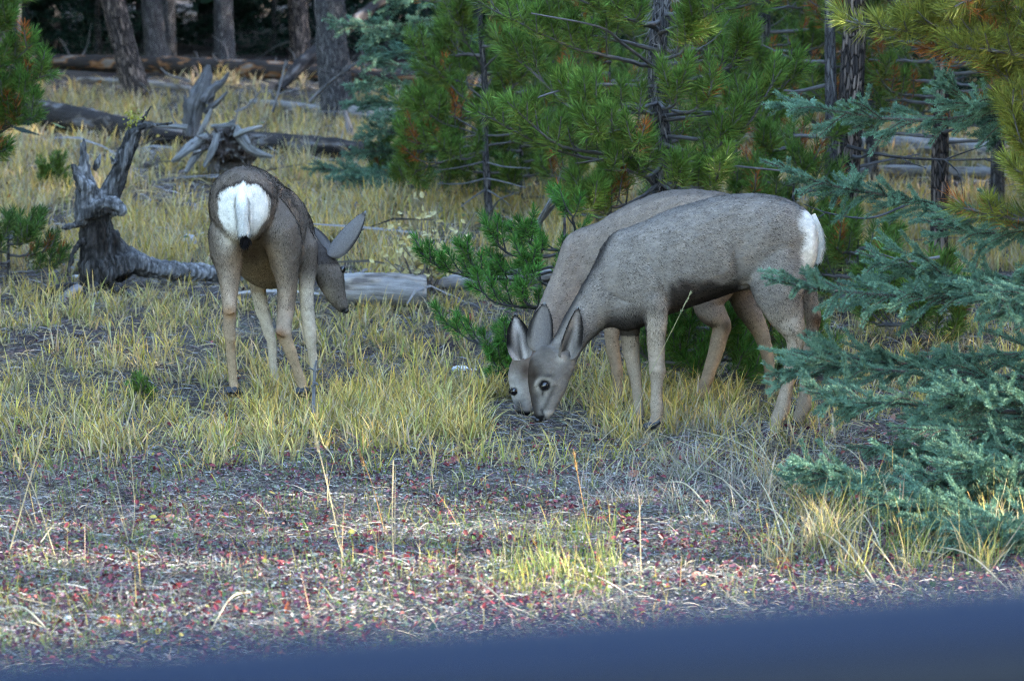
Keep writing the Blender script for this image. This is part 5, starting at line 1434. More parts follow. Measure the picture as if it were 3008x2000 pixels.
LB([(370, 250, 40, 12.64, .06), (345, 340, 80, 12.62, .10), (325, 450, 102, 12.60, .14), (326, 560, 96, 12.60, .14), (335, 650, 78, 12.58, .11), (340, 740, 58, 12.54, .075), (342, 820, 47, 12.50, .05), (342, 890, 43, 12.46, .035), (342, 930, 40, 12.46, .032), (340, 1000, 38, 12.47, .026), (345, 1080, 32, 12.49), (350, 1160, 29, 12.51), (358, 1250, 27, 12.53), (364, 1330, 28, 12.54), (364, 1400, 28, 12.53)])
LB([(560, 250, 40, 12.72, .06), (600, 340, 84, 12.70, .10), (636, 450, 110, 12.68, .14), (655, 560, 104, 12.70, .14), (664, 660, 78, 12.70, .11), (672, 760, 58, 12.70, .08), (668, 860, 50, 12.68, .055), (660, 950, 48, 12.64, .04), (655, 1030, 47, 12.60, .036), (672, 1090, 41, 12.60, .03), (703, 1170, 34, 12.62), (733, 1260, 30, 12.64), (757, 1330, 31, 12.66), (768, 1400, 30, 12.66)])
LB([(530, 640, 60, 13.28, .07), (505, 740, 50, 13.28, .05), (515, 840, 43, 13.28), (545, 950, 37, 13.28), (570, 1040, 34, 13.27), (583, 1090, 28, 13.27), (591, 1180, 25, 13.28), (600, 1270, 26, 13.28), (607, 1340, 27, 13.27), (610, 1390, 26, 13.27)])
LB([(740, 420, 40, 13.30, .06), (775, 530, 70, 13.30, .08), (792, 640, 54, 13.30, .06), (787, 760, 45, 13.28), (786, 870, 41, 13.26), (797, 970, 39, 13.25), (806, 1040, 36, 13.24), (813, 1100, 29, 13.24), (823, 1190, 25, 13.25), (832, 1280, 25, 13.25), (838, 1340, 27, 13.25), (842, 1395, 26, 13.25)])
limb(mb, [(*zb(345, 900), 12.47, 20), (*zb(352, 925), 12.41, 13)])
limb(mb, [(*zb(645, 1020), 12.60, 22), (*zb(628, 1045), 12.55, 14)])
def col_B(v, n):
    px, py = proj(v); X = (px - 500) * 1.96; Y = (py - 450) * 1.96; Yd = v[:, 1]
    ns = vnoise(v, 16, 6)
    c = np.tile(np.array([0.185, 0.152, 0.128]), (len(v), 1)) * (1 + 0.1 * ns[:, None])
    top = sstep(0.7, 0.97, n[:, 2]) * (Y < 480)
    c = mixc(c, np.array([0.085, 0.07, 0.062]), top * 0.5)
    hind = (Yd < 12.98)
    inner = np.exp(-((X - 470) / 130) ** 2) * sstep(430, 600, Y) * hind
    c = mixc(c, np.array([0.42, 0.30, 0.19]), inner * 0.9 * (Y < 1000))
    c = mixc(c, np.array([0.40, 0.31, 0.23]), hind * sstep(620, 850, Y) * np.where(X < 480, 0.95, 0.55))
    c = mixc(c, np.array([0.40, 0.30, 0.20]), hind * sstep(1000, 1100, Y))
    fore = (~hind) * sstep(650, 800, Y) * (X < 852)
    c = mixc(c, np.array([0.56, 0.48, 0.38]), fore)
    belly = (Yd > 12.75) * (Yd < 13.3) * sstep(540, 660, Y) * (X < 720) * (X > 400) * (Y < 800)
    c = mixc(c, np.array([0.36, 0.28, 0.19]), belly * 0.8)
    # white rump patch with a dark upper edge
    nf = vnoise(v, 60, 12)
    ex, ey = (X - 422) / (156 - 72 * sstep(320, 520, Y)), (Y - 345) / 158
    d = (np.abs(ex) ** 3.4 + np.abs(ey) ** 3.4) ** (1 / 3.4) + 0.06 * ns + 0.05 * nf - 0.10 * sstep(0.1, 0.0, np.abs(ex)) * (Y < 260)
    back = (Yd < 12.75)
    c = mixc(c, np.array([0.03, 0.025, 0.024]), back * np.exp(-((d - 1.05) / 0.06) ** 2) * (Y < 260) * 0.9)
    c = mixc(c, np.array([0.06, 0.045, 0.04]), back * np.exp(-((X - 405) / 60) ** 2 - ((Y - 185) / 30) ** 2) * 0.8)
    c = mixc(c, WHITE, back * (1 - sstep(0.92 - 0.15 * sstep(400, 500, Y), 1.02 + 0.1 * sstep(400, 500, Y), d)) * (1 - 0.2 * (np.abs(X - 425) < 58) * (Y < 500) * (Y > 230) * (np.abs(X - 425) > 44)))  # shadow lines either side of the tail are painted into the white
    c = c * (1 - 0.35 * (back * sstep(360, 500, Y) * (c.mean(1) > 0.5)))[:, None] * np.array([1, 0.985, 0.96])
    c = mixc(c, WHITE * np.array([0.8, 0.74, 0.66]), back * np.exp(-((X - 350) / 60) ** 2 - ((Y - 500) / 60) ** 2) * 0.8)
    # hock tufts
    c = mixc(c, np.array([0.30, 0.165, 0.075]), np.exp(-((X - 345) / 45) ** 2 - ((Y - 918) / 42) ** 2) * 0.9 * hind)
    c = mixc(c, np.array([0.22, 0.115, 0.05]), np.exp(-((X - 630) / 38) ** 2 - ((Y - 1042) / 32) ** 2) * 0.95 * hind)
    # neck and face
    fn = (Yd > 13.2) * (X > 845)
    c = mixc(c, np.array([0.085, 0.07, 0.062]), fn * (Y < 640))
    c = mixc(c, np.array([0.15, 0.125, 0.105]), fn * sstep(640, 700, Y))
    c = mixc(c, np.array([0.40, 0.34, 0.27]), fn * np.exp(-((X - 890) / 50) ** 2 - ((Y - 830) / 70) ** 2) * 0.8)
    c = mixc(c, np.array([0.02, 0.02, 0.02]), fn * sstep(880, 900, Y) * (X > 985))
    # udder area
    c = mixc(c, np.array([0.10, 0.06, 0.05]), hind * np.exp(-((X - 480) / 45) ** 2 - ((Y - 590) / 40) ** 2) * 0.7)
    return c
def flow_B(P):
    px, py = proj(P); X = (px - 500) * 1.96; Y = (py - 450) * 1.96
    f = np.tile([-0.15, -1.0, -0.7], (len(P), 1))
    lg = sstep(420, 640, Y)[:, None]
    f = f * (1 - lg) + np.array([0.05, -0.1, -1.0]) * lg
    rmp = ((Y < 520) & (X < 600))[:, None] * np.stack([np.sign(X - 420) * 0.5, -0.1 + 0 * X, -1.0 + 0 * X], -1)
    return f + rmp * 1.5
foot = at(720, 1175, 12.85); foot[2] = gh(foot[0], foot[1])
dB, vB, nB = make_deer('lone deer seen from behind with white rump patch and black tail tip', foot, mb, col_B, flow_B, seed=41, nhair=140000, hl=0.011,
                       lenfn=lambda P: np.where(proj(P)[1] > 450 + 900 / 1.96, 0.6, 1.0) * np.where((proj(P)[1] < 700) & (P[:, 1] < 12.6), 1.15, 1.0), relief=None)
ear(dB, at(*zb(915, 592), 13.32), at(*zb(1140, 345), 13.36), (0.45, 0.9, -0.25), 0.088, (0.21, 0.19, 0.178), (0.45, 0.4, 0.36), (0.04, 0.035, 0.03), cup=0.9)
ear(dB, at(*zb(895, 600), 13.42), at(*zb(800, 420), 13.75), (0.5, 0.8, -0.2), 0.088, (0.15, 0.13, 0.12), (0.45, 0.4, 0.36), (0.04, 0.035, 0.03), cup=0.9)
eyeball(dB, at(*zb(990, 672), 13.345), 0.0145, None)
eyeball(dB, at(*zb(985, 672), 13.40), 0.0145, None)
nose(dB, at(*zb(1012, 905), 13.36), 0.014, 0.02, 0.014)
for (X, Y, Yd) in ((364, 1410, 12.53), (768, 1410, 12.66), (611, 1395, 13.27), (843, 1400, 13.25)):
    hoof(dB, at(*zb(X, Y), Yd), (0.25, 1, 0), 1.1)
tail(dB, [(*zb(408, 205), 12.45), (*zb(412, 290), 12.39), (*zb(418, 390), 12.375), (*zb(425, 465), 12.38)], 0.024, 0.022, 3600, tcol, None, 6, 0.22)
m = MB(); r = np.random.default_rng(3)        # black tip of the tail
k = 420
b = at(*zb(430, 492), 12.378) + r.normal(0, 1, (k, 3)) * np.array([0.008, 0.005, 0.010])
needles(m, b, np.stack([r.normal(0, 0.25, k), r.normal(0, 0.15, k), -np.ones(k)], -1), r.uniform(0.02, 0.045, k), 0.003, np.array([0.012, 0.011, 0.012]))
m.build('tail_tip', M_fur, dB)

# ------------------------------------------------------------------ grasses and litter
GOLD = np.array([0.76, 0.51, 0.11]); STRAW = np.array([0.56, 0.46, 0.28]); GRN = np.array([0.15, 0.20, 0.05]); LIME = np.array([0.52, 0.43, 0.13]); PALE = np.array([0.46, 0.42, 0.35])
def scatter(n, px0, px1, py0, py1, seed):
    r = np.random.default_rng(seed)
    return ground_at(r.uniform(px0, px1, n), r.uniform(py0, py1, n))
def in_deer_feet(P):
    return np.zeros(len(P), bool)

def grass_layer(name, P, per, hmin, hmax, wid, seed, kind='gold', lean=0.55, droop=(0.2, 1.3)):
    r = np.random.default_rng(seed)
    n = len(P)
    ci = np.repeat(np.arange(n), per)
    m = len(ci)
    base = P[ci] + np.stack([r.normal(0, 0.022, m), r.normal(0, 0.022, m), np.zeros(m)], -1)
    base[:, 2] = gh(base[:, 0], base[:, 1]) - 0.01
    a = r.uniform(0, 2 * math.pi, m)
    le = lean * r.uniform(0.05, 1.0, m)
    d = np.stack([np.cos(a) * le, np.sin(a) * le, np.ones(m)], -1)
    scale = r.uniform(0.7, 1.2, n)[ci]
    ln = r.uniform(hmin, hmax, m) * scale
    pick = r.uniform(0, 1, m)
    tone = r.uniform(0, 1, n)[ci] * 0.6 + pick * 0.4
    if kind == 'gold':
        c2 = np.where((tone < 0.45)[:, None], GOLD, np.where((tone < 0.72)[:, None], LIME, STRAW))
        c1 = np.where((pick < 0.28)[:, None], GRN * 1.3, STRAW * 0.75)
    elif kind == 'dry':
        c2 = np.where((tone < 0.5)[:, None], GOLD, np.where((tone < 0.9)[:, None], STRAW, LIME)); c1 = np.where((pick < 0.2)[:, None], GRN * 1.15, STRAW * 0.75)
    elif kind == 'grey':
        c2 = np.where((tone < 0.6)[:, None], PALE, STRAW * 0.8); c1 = PALE * 0.6 + 0 * c2
    elif kind == 'straw':
        c2 = np.where((tone < 0.6)[:, None], STRAW, GOLD * 0.9 + 0.03); c1 = STRAW * 0.6 + 0 * c2
    else:
        c2 = np.where((tone < 0.5)[:, None], GRN * 1.2, np.where((tone < 0.8)[:, None], LIME, STRAW)); c1 = GRN + 0 * c2
    j = r.uniform(0.7, 1.25, (m, 1)) * (1 + r.normal(0, 0.06, (m, 3)))
    mb = MB()
    blades(mb, base, d, ln, wid * r.uniform(0.6, 1.3, m) * np.maximum(1, P[ci, 1] / 16), np.clip(c1 * j, 0.01, 1), np.clip(c2 * j, 0.01, 1), 4, r.uniform(*droop, m))
    return tag(mb.build(name, M_grass), kind='stuff')

r = np.random.default_rng(77)
def keep(P, f):
    return P[f(P)]
LOGS = [o for o in COL.objects if o.get('category') == 'log' or o.name.startswith('tree_stump')]
LXY = []
for o in LOGS:
    ch = [c for c in o.children if c.name.startswith(('stem', 'root'))][0]
    nv = len(ch.data.vertices); q = np.empty(nv * 3, np.float32); ch.data.vertices.foreach_get('co', q)
    q = q.reshape(-1, 3)[::23, :2] + np.array(o.location)[:2]
    LXY.append(q)
LXY = np.concatenate(LXY)
def clear_of_logs(P, front=0.9, back=0.2):
    ok = np.ones(len(P), bool)
    for i in range(0, len(P), 400):
        d = P[i:i + 400, None, :2] - LXY[None]
        ok[i:i + 400] = ~((np.abs(d[..., 0]) < 0.13) & (d[..., 1] > -front) & (d[..., 1] < back)).any(1)
    return P[ok | (r.uniform(0, 1, len(P)) < 0.18)]
def clustered(n, kids, px0, px1, py0, py1, sd, seed):
    q = np.random.default_rng(seed + 900)
    C = scatter(n, px0, px1, py0, py1, seed)
    P = np.repeat(C, kids, axis=0)
    P[:, :2] += q.normal(0, 1, (len(P), 2)) * sd * q.uniform(0.4, 1.5, (len(C), 1)).repeat(kids, axis=0)
    P[:, 2] = gh(P[:, 0], P[:, 1])
    return P
noseA = at(*za(250, 1330), Y0)
# meadow round the deer
P = clustered(540, 5, -250, 3300, 760, 1335, 0.08, 1)
edge = lambda P: P[:, 1] > 11.45 + 0.30 * np.sin(P[:, 0] * 1.7 + 0.6) + 0.2 * np.sin(P[:, 0] * 9.1 + 1) + 0.2 * np.sin(P[:, 0] * 4.3) + 0.45 * sstep(0.55, 1.1, P[:, 0]) + 0.22 * r.normal(size=len(P))
P = keep(P, edge); P = P[~((P[:, 0] > noseA[0] - 0.22) & (P[:, 0] < noseA[0] + 0.2) & (P[:, 1] > 11.0) & (P[:, 1] < 12.9) & (r.uniform(0, 1, len(P)) < 0.88))]
nz = vnoise(P[:, :2], 1.5, 9)
P = P[(nz > -0.55) | (r.uniform(0, 1, len(P)) < 0.35)]
grass_layer('meadow_grass', P, 9, 0.06, 0.17, 0.0068, 3, 'gold', 0.9, (0.2, 1.7))
P2 = keep(scatter(520, -200, 3200, 880, 1310, 14), edge)
grass_layer('short_meadow_grass', P2, 10, 0.05, 0.12, 0.004, 4, 'straw', 0.9, (0.5, 2.0))
# bright clumps along the front edge
P = scatter(420, 750, 2150, 1150, 1300, 15)
P = keep(P, edge); P = P[~((P[:, 0] > noseA[0] - 0.22) & (P[:, 0] < noseA[0] + 0.2) & (P[:, 1] < 12.9))]
grass_layer('golden_grass_clumps', P, 16, 0.09, 0.19, 0.0070, 5, 'gold', 1.0, (0.3, 1.8))
P = clustered(120, 3, -200, 2300, 1290, 1400, 0.08, 67)
grass_layer('front_edge_grass', P, 5, 0.05, 0.16, 0.0055, 68, 'gold', 1.1, (0.3, 1.8))
# slope behind
P = clear_of_logs(clustered(1250, 7, -300, 3300, 290, 800, 0.14, 6))
nz = vnoise(P[:, :2], 0.8, 19)
P = P[(nz > -0.7) | (r.uniform(0, 1, len(P)) < 0.4)]
grass_layer('slope_grass', P, 8, 0.09, 0.22, 0.0070, 7, 'dry', 0.7)
P = clear_of_logs(clustered(200, 7, -300, 3300, 235, 520, 0.2, 8))
grass_layer('far_straw', P, 9, 0.10, 0.26, 0.008, 9, 'straw', 0.7)
# fine green blades in the foreground litter
P = scatter(3300, -200, 3200, 1290, 2080, 10)
nz = vnoise(P[:, :2], 2.2, 29)
P = P[(nz > -0.1) | (r.uniform(0, 1, len(P)) < 0.25)]
grass_layer('thin_green_grass', P, 5, 0.03, 0.095, 0.0022, 11, 'green', 0.9, (0.1, 1.0))
# straw tussocks at the right foreground
P = clustered(26, 3, 2230, 2960, 1400, 1700, 0.05, 12)
grass_layer('dry_tussocks', P, 14, 0.06, 0.24, 0.0034, 13, 'straw', 1.1, (0.1, 1.4))
P = clustered(14, 3, 2350, 2950, 1500, 1720, 0.05, 17)
grass_layer('green_tussocks', P, 12, 0.06, 0.22, 0.0034, 18, 'green', 0.8, (0.1, 1.0))
P = scatter(90, 1500, 1800, 1560, 1760, 27)
grass_layer('small_tufts', P, 8, 0.05, 0.12, 0.003, 28, 'green', 0.6, (0.1, 0.7))

# low tangles of grey dead grass in the foreground and single thin upright stems
P = clustered(70, 4, -150, 3150, 1300, 1900, 0.05, 61)
grass_layer('grey_dead_grass', P, 16, 0.03, 0.10, 0.0020, 62, 'grey', 1.6, (0.6, 2.2))
P = clustered(34, 4, 1700, 2560, 1260, 1560, 0.07, 63)
grass_layer('tangled_dead_grass', P, 14, 0.06, 0.22, 0.0024, 64, 'grey', 1.9, (0.2, 1.6))
P = scatter(170, -100, 3100, 1280, 1850, 65)
grass_layer('thin_dry_stems', P, 1, 0.08, 0.26, 0.0026, 66, 'straw', 0.5, (0.0, 0.5))
# curled dead stems lying about
def strands(name, P, lmin, lmax, wid, cols, seed, lift=0.012, curl=1.2):
    r = np.random.default_rng(seed); n = len(P)
    a = r.uniform(0, 2 * math.pi, n); el = r.normal(0.12, 0.28, n)
    L = r.uniform(lmin, lmax, n)
    k = r.normal(0, curl, n)
    b = P.copy(); b[:, 2] = gh(b[:, 0], b[:, 1]) + r.uniform(0, lift, n)
    vs = []; p = b.copy()
    seg = 3
    for i in range(seg + 1):
        h = a + k * i / seg
        d = np.stack([np.cos(h) * np.cos(el), np.sin(h) * np.cos(el), np.sin(el)], -1)
        s = np.cross(d, np.array([0, 0, 1.0])) * 0.6 + np.array([0, 0, 0.8])
        s = nrm(s) * (wid * (0.5 if i < seg else 0.2)) * r.uniform(0.7, 1.3, (n, 1))
        vs += [p - s, p + s]
        p = p + d * (L / seg)[:, None]
        p[:, 2] = np.maximum(p[:, 2], gh(p[:, 0], p[:, 1]) + 0.001)
        el = el - r.uniform(0, 0.35, n)
    V = np.stack(vs, 1).reshape(-1, 3); m = 2 * (seg + 1)
    f = (np.arange(n)[:, None, None] * m + np.arange(seg)[None, :, None] * 2 + np.array([0, 1, 3, 2])).reshape(-1, 4)
    C = np.asarray(cols)[r.integers(0, len(cols), n)] * r.uniform(0.6, 1.35, (n, 1))
    mb = MB(); mb.add(V, f, np.repeat(np.clip(C, 0.01, 1), m, axis=0))
    return tag(mb.build(name, M_litter), kind='stuff')
GREYS = [(0.32, 0.30, 0.30), (0.42, 0.40, 0.40), (0.22, 0.20, 0.20), (0.36, 0.32, 0.28), (0.50, 0.48, 0.47), (0.10, 0.085, 0.08), (0.34, 0.29, 0.21), (0.24, 0.27, 0.20), (0.26, 0.19, 0.19)]
P = scatter(78000, -150, 3160, 1240, 2100, 20)
nz = vnoise(P[:, :2], 3.2, 71) + 0.6 * vnoise(P[:, :2], 9, 72)
P = P[(nz > -0.25) | (r.uniform(0, 1, len(P)) < 0.4)]
strands('dead_stems', P, 0.012, 0.05, 0.0017, GREYS, 21)
P = scatter(2600, -150, 3160, 1240, 2100, 22)
strands('pale_straw_litter', P, 0.04, 0.11, 0.0022, [(0.42, 0.36, 0.26), (0.38, 0.35, 0.30), (0.45, 0.41, 0.35)], 23, 0.02, 0.4)
P = scatter(24000, -200, 3200, 700, 1330, 24)
strands('meadow_litter', P, 0.03, 0.12, 0.0032, [tuple(0.7 * q for q in g) for g in GREYS] + [(0.40, 0.32, 0.19), (0.44, 0.35, 0.2), (0.36, 0.28, 0.14), (0.42, 0.33, 0.15)], 25, 0.02, 0.8)
P = scatter(170, -200, 3200, 240, 900, 126)
strands('dead_sticks', P, 0.25, 0.9, 0.016, [(0.24, 0.23, 0.235), (0.16, 0.15, 0.15), (0.3, 0.28, 0.27)], 127, 0.06, 0.25)
P = scatter(16000, -200, 3200, 230, 720, 26)
strands('slope_litter', P, 0.06, 0.22, 0.006, GREYS[:4] + [(0.44, 0.34, 0.16), (0.42, 0.34, 0.2), (0.36, 0.28, 0.14)], 27, 0.03, 0.8)

# leaves of the ground-hugging shrubs, red and maroon
def leaves(name, P, lmin, lmax, cols, wts, seed, up=0.02, label=None):
    r = np.random.default_rng(seed); n = len(P)
    c = P.copy(); c[:, 2] = gh(c[:, 0], c[:, 1]) + r.uniform(0.004, up, n)
    ax = nrm(np.stack([r.normal(0, 1, n), r.normal(0, 1, n), r.normal(0.1, 0.45, n)], -1))
    up_ = nrm(np.stack([r.normal(0, 0.5, n), r.normal(-0.15, 0.5, n), np.ones(n)], -1))
    sd_ = nrm(np.cross(ax, up_)); nn = np.cross(sd_, ax)
    L = r.uniform(lmin, lmax, n)[:, None]; W = L * r.uniform(0.45, 0.65, (n, 1))
    f = r.uniform(0.05, 0.35, (n, 1))
    pts = [c - ax * L / 2, c - ax * L * 0.12 - sd_ * W / 2 + nn * W * f, c + ax * L * 0.25 - sd_ * W * 0.45 + nn * W * f, c + ax * L / 2 + nn * L * 0.05, c + ax * L * 0.25 + sd_ * W * 0.45 + nn * W * f, c - ax * L * 0.12 + sd_ * W / 2 + nn * W * f, c - ax * L * 0.1, c + ax * L * 0.25]
    V = np.stack(pts, 1).reshape(-1, 3)
    q = np.array([[0, 1, 6], [0, 6, 5], [2, 3, 7], [7, 3, 4]]); q4 = np.array([[1, 2, 7, 6], [6, 7, 4, 5]])
    b = np.arange(n)[:, None, None] * 8
    C = np.asarray(cols)[r.choice(len(cols), n, p=np.asarray(wts) / np.sum(wts))] * r.uniform(0.65, 1.35, (n, 1))
    mb = MB(); mb.add(V, (b + q).reshape(-1, 3), np.repeat(np.clip(C, 0.005, 1), 8, axis=0))
    mb.f4.append((b + q4).reshape(-1, 4))
    return mb.build(name, M_leaf)
REDS = [(0.16, 0.022, 0.032), (0.21, 0.030, 0.036), (0.085, 0.020, 0.040), (0.36, 0.09, 0.075), (0.12, 0.04, 0.07), (0.05, 0.02, 0.03), (0.42, 0.34, 0.06), (0.09, 0.16, 0.03)]
P = scatter(24000, -150, 3160, 1260, 2090, 30)
nz = vnoise(P[:, :2], 2.6, 39) + 0.5 * vnoise(P[:, :2], 7, 40)
P = P[(nz > 0.0) | (r.uniform(0, 1, len(P)) < 0.22)]
tag(leaves('red_ground_leaves', P, 0.010, 0.027, REDS, [6, 3, 6, 1.4, 4, 2, 0.6, 1.0], 31, 0.032), kind='stuff')
P = scatter(26000, -150, 3160, 1270, 2090, 36)
nz = vnoise(P[:, :2], 2.1, 45) + 0.5 * vnoise(P[:, :2], 6, 46)
P = P[(nz > -0.15) | (r.uniform(0, 1, len(P)) < 0.2)]
tag(leaves('grey_green_ground_leaves', P, 0.008, 0.018, [(0.20, 0.23, 0.17), (0.16, 0.20, 0.12), (0.24, 0.17, 0.19), (0.30, 0.29, 0.27), (0.15, 0.07, 0.09), (0.10, 0.15, 0.05)], [4, 3, 3, 3, 3, 2], 37, 0.03), kind='stuff')
P = scatter(1500, -150, 3160, 700, 1280, 32)
nz = vnoise(P[:, :2], 1.6, 41)
P = P[nz > 0.1]
tag(leaves('maroon_meadow_leaves', P, 0.014, 0.030, REDS, [5, 3, 6, 1, 2, 2, .5, 3], 33, 0.04), kind='stuff')
P = scatter(1500, -150, 3100, 260, 800, 34)
tag(leaves('amber_scrub_leaves', P, 0.02, 0.045, [(0.36, 0.20, 0.04), (0.42, 0.30, 0.06), (0.25, 0.10, 0.03), (0.10, 0.15, 0.04)], [3, 3, 1, 2], 35, 0.16), kind='stuff')

# tiny pale lichens and pebbles
def nuggets(name, P, rmin, rmax, cols, seed, mat):
    r = np.random.default_rng(seed); n = len(P)
    t = (1 + 5 ** .5) / 2
    iv = nrm(np.array([(-1, t, 0), (1, t, 0), (-1, -t, 0), (1, -t, 0), (0, -1, t), (0, 1, t), (0, -1, -t), (0, 1, -t), (t, 0, -1), (t, 0, 1), (-t, 0, -1), (-t, 0, 1)]))
    fi = np.array([(0, 11, 5), (0, 5, 1), (0, 1, 7), (0, 7, 10), (0, 10, 11), (1, 5, 9), (5, 11, 4), (11, 10, 2), (10, 7, 6), (7, 1, 8), (3, 9, 4), (3, 4, 2), (3, 2, 6), (3, 6, 8), (3, 8, 9), (4, 9, 5), (2, 4, 11), (6, 2, 10), (8, 6, 7), (9, 8, 1)])
    R = r.uniform(rmin, rmax, n)
    v = iv[None] * R[:, None, None] * r.uniform(0.55, 1.2, (n, 12, 1)) * np.array([1, 1, 0.7])
    c = P.copy(); c[:, 2] = gh(c[:, 0], c[:, 1]) + R * 0.35
    V = (v + c[:, None]).reshape(-1, 3)
    C = np.repeat(np.asarray(cols)[r.integers(0, len(cols), n)] * r.uniform(0.7, 1.2, (n, 1)), 12, axis=0)
    mb = MB(); mb.add(V, (np.arange(n)[:, None, None] * 12 + fi).reshape(-1, 3), np.clip(C, 0, 1))
    return mb.build(name, mat, smooth=False)
P = scatter(14000, -150, 3160, 1270, 2090, 50)
nz = vnoise(P[:, :2], 1.9, 59) + 0.4 * vnoise(P[:, :2], 6, 60)
P = P[nz > 0.42]
tag(nuggets('pale_gravel', P, 0.0022, 0.0058, [(0.50, 0.48, 0.47), (0.36, 0.34, 0.34), (0.12, 0.11, 0.12), (0.25, 0.23, 0.23)], 51, M_stone), kind='stuff')

# ---- singled out small things
def rock(label, px, py, r_px, name='stone', col=(0.62, 0.62, 0.64), sq=0.6):
    g = ground_at(px, py + r_px * 0.5)
    R = r_px * g[1] / F
    th = np.linspace(0.03, math.pi - .03, 12)[:, None]; ph = np.linspace(0, 2 * math.pi, 18, endpoint=False)[None]
    v = np.stack([np.sin(th) * np.cos(ph), np.sin(th) * np.sin(ph), np.cos(th) + 0 * ph], -1)
    k = 1 + 0.16 * vnoise(v, 2.2, int(px))
    v = v * k[..., None] * R * np.array([1, 1, sq])
    mb = MB(); mb.add(v.reshape(-1, 3) + g + [0, 0, R * sq * 0.55], grid_faces(12, 18), col)
    o = mb.build(name, M_stone, smooth=True, origin=g)
    tag(o, label, 'stone')
rock('smooth round pale pebble among red leaves at the lower left', 199, 1818, 12, sq=1.0)
rock('white stone lying in the golden grass between the lone deer and the pair', 1352, 1078, 24, col=(0.85, 0.85, 0.87), sq=0.45)
rock('small white stone beside the larger white stone', 1392, 1084, 11, col=(0.85, 0.85, 0.87), sq=0.5)
rock('pale grey stone on the slope between the forked root and the lone deer', 556, 720, 24, col=(0.45, 0.45, 0.48), sq=1.2)
rock('flat whitish stone at the foot of the forked root', 258, 765, 14, col=(0.55, 0.54, 0.53))
rock('whitish stone resting on the litter below the forked root', 222, 812, 11, col=(0.55, 0.54, 0.53))

def dry_leaf(label, px, py, L_px, col, ang, curl=0.5, stand=0.2, wr=0.42):
    g = ground_at(px, py); s = g[1] / F
    L = L_px * s
    n = 12
    t = np.linspace(-0.5, 0.5, n); w_ = np.cos(t * math.pi) ** 0.8 * L * wr * 0.5
    cx = np.sin(t * 2 * curl) / (2 * curl) * L; cz = (np.cos(t * 2 * curl) - math.cos(curl)) / (2 * curl) * L * 1.0
    A = np.array([math.cos(ang) * math.cos(stand), 0.25, math.sin(ang)]); A = nrm(A)
    S = nrm(np.cross(A, np.array([0, -1, 0.35]))); N = np.cross(S, A)
    if N[2] < 0: N = -N
    mid = g + np.array([0, 0, 0.012]) + A * cx[:, None] + N * cz[:, None]
    V = np.stack([mid - S * w_[:, None] + N * (w_ * 0.35)[:, None], mid, mid + S * w_[:, None] + N * (w_ * 0.35)[:, None]], 1)
    V = np.concatenate([V.reshape(-1, 3), V.reshape(-1, 3) - N * 0.0012])
    i = np.arange(n - 1)[:, None] * 3 + np.arange(2)[None]
    f = np.stack([i, i + 1, i + 4, i + 3], -1).reshape(-1, 4)
    mb = MB(); mb.add(V, np.concatenate([f, f[:, ::-1] + n * 3]), col)
    tag(mb.build('dry_leaf', M_leaf, smooth=True, origin=g), label, 'leaf')
dry_leaf('orange brown pointed leaf standing upright above the blue car ledge', 845, 1800, 46, (0.36, 0.085, 0.02), 1.45, 0.25, 0.9)
dry_leaf('curled orange leaf arching over the gravel near the straw tussocks', 2288, 1660, 96, (0.50, 0.22, 0.045), 0.0, 1.35, 0.0, 0.16)
dry_leaf('salmon coloured curled leaf lying left of centre in the red litter', 496, 1532, 42, (0.50, 0.24, 0.17), 0.5, 0.6)
dry_leaf('orange folded leaf lying in front of the grazing heads', 1335, 1358, 46, (0.42, 0.17, 0.10), 0.15, 0.5)
dry_leaf('rusty rolled leaf with a pale tip below the forelegs of the nearest deer', 1858, 1402, 50, (0.40, 0.15, 0.09), 0.35, 0.6)
dry_leaf('pink leaf lying on gravel just above the car ledge', 2042, 1700, 42, (0.55, 0.27, 0.20), 0.3, 0.5)
dry_leaf('pale red upright leaf between fallen straws', 2052, 1365, 34, (0.46, 0.16, 0.12), 1.35, 0.3)
dry_leaf('brown leaf under the lowest left spruce tip', 2425, 1435, 36, (0.28, 0.11, 0.06), 0.9, 0.4)
dry_leaf('peach coloured leaf caught under the spruce boughs', 2620, 1240, 40, (0.48, 0.24, 0.18), 1.1, 0.4)
dry_leaf('long orange leaf lying beyond the upper spruce boughs', 2720, 1285, 50, (0.46, 0.2, 0.06), -0.1, 0.7)
dry_leaf('red curled leaf under the lower spruce boughs', 2770, 1470, 44, (0.42, 0.10, 0.06), 0.7, 0.9)
dry_leaf('large bent crimson leaf in the meadow behind the grazing heads', 1378, 948, 56, (0.40, 0.06, 0.05), 1.0, 0.5)
dry_leaf('pinkish leaf lying in the lower left red litter', 980, 1712, 44, (0.5, 0.22, 0.2), -0.4, 0.5)
dry_leaf('crimson leaf beside the round pale pebble', 305, 1832, 48, (0.34, 0.035, 0.035), 0.1, 0.5)
dry_leaf('deep red folded leaf left of the upright orange leaf', 520, 1735, 50, (0.30, 0.03, 0.03), 0.25, 0.6)

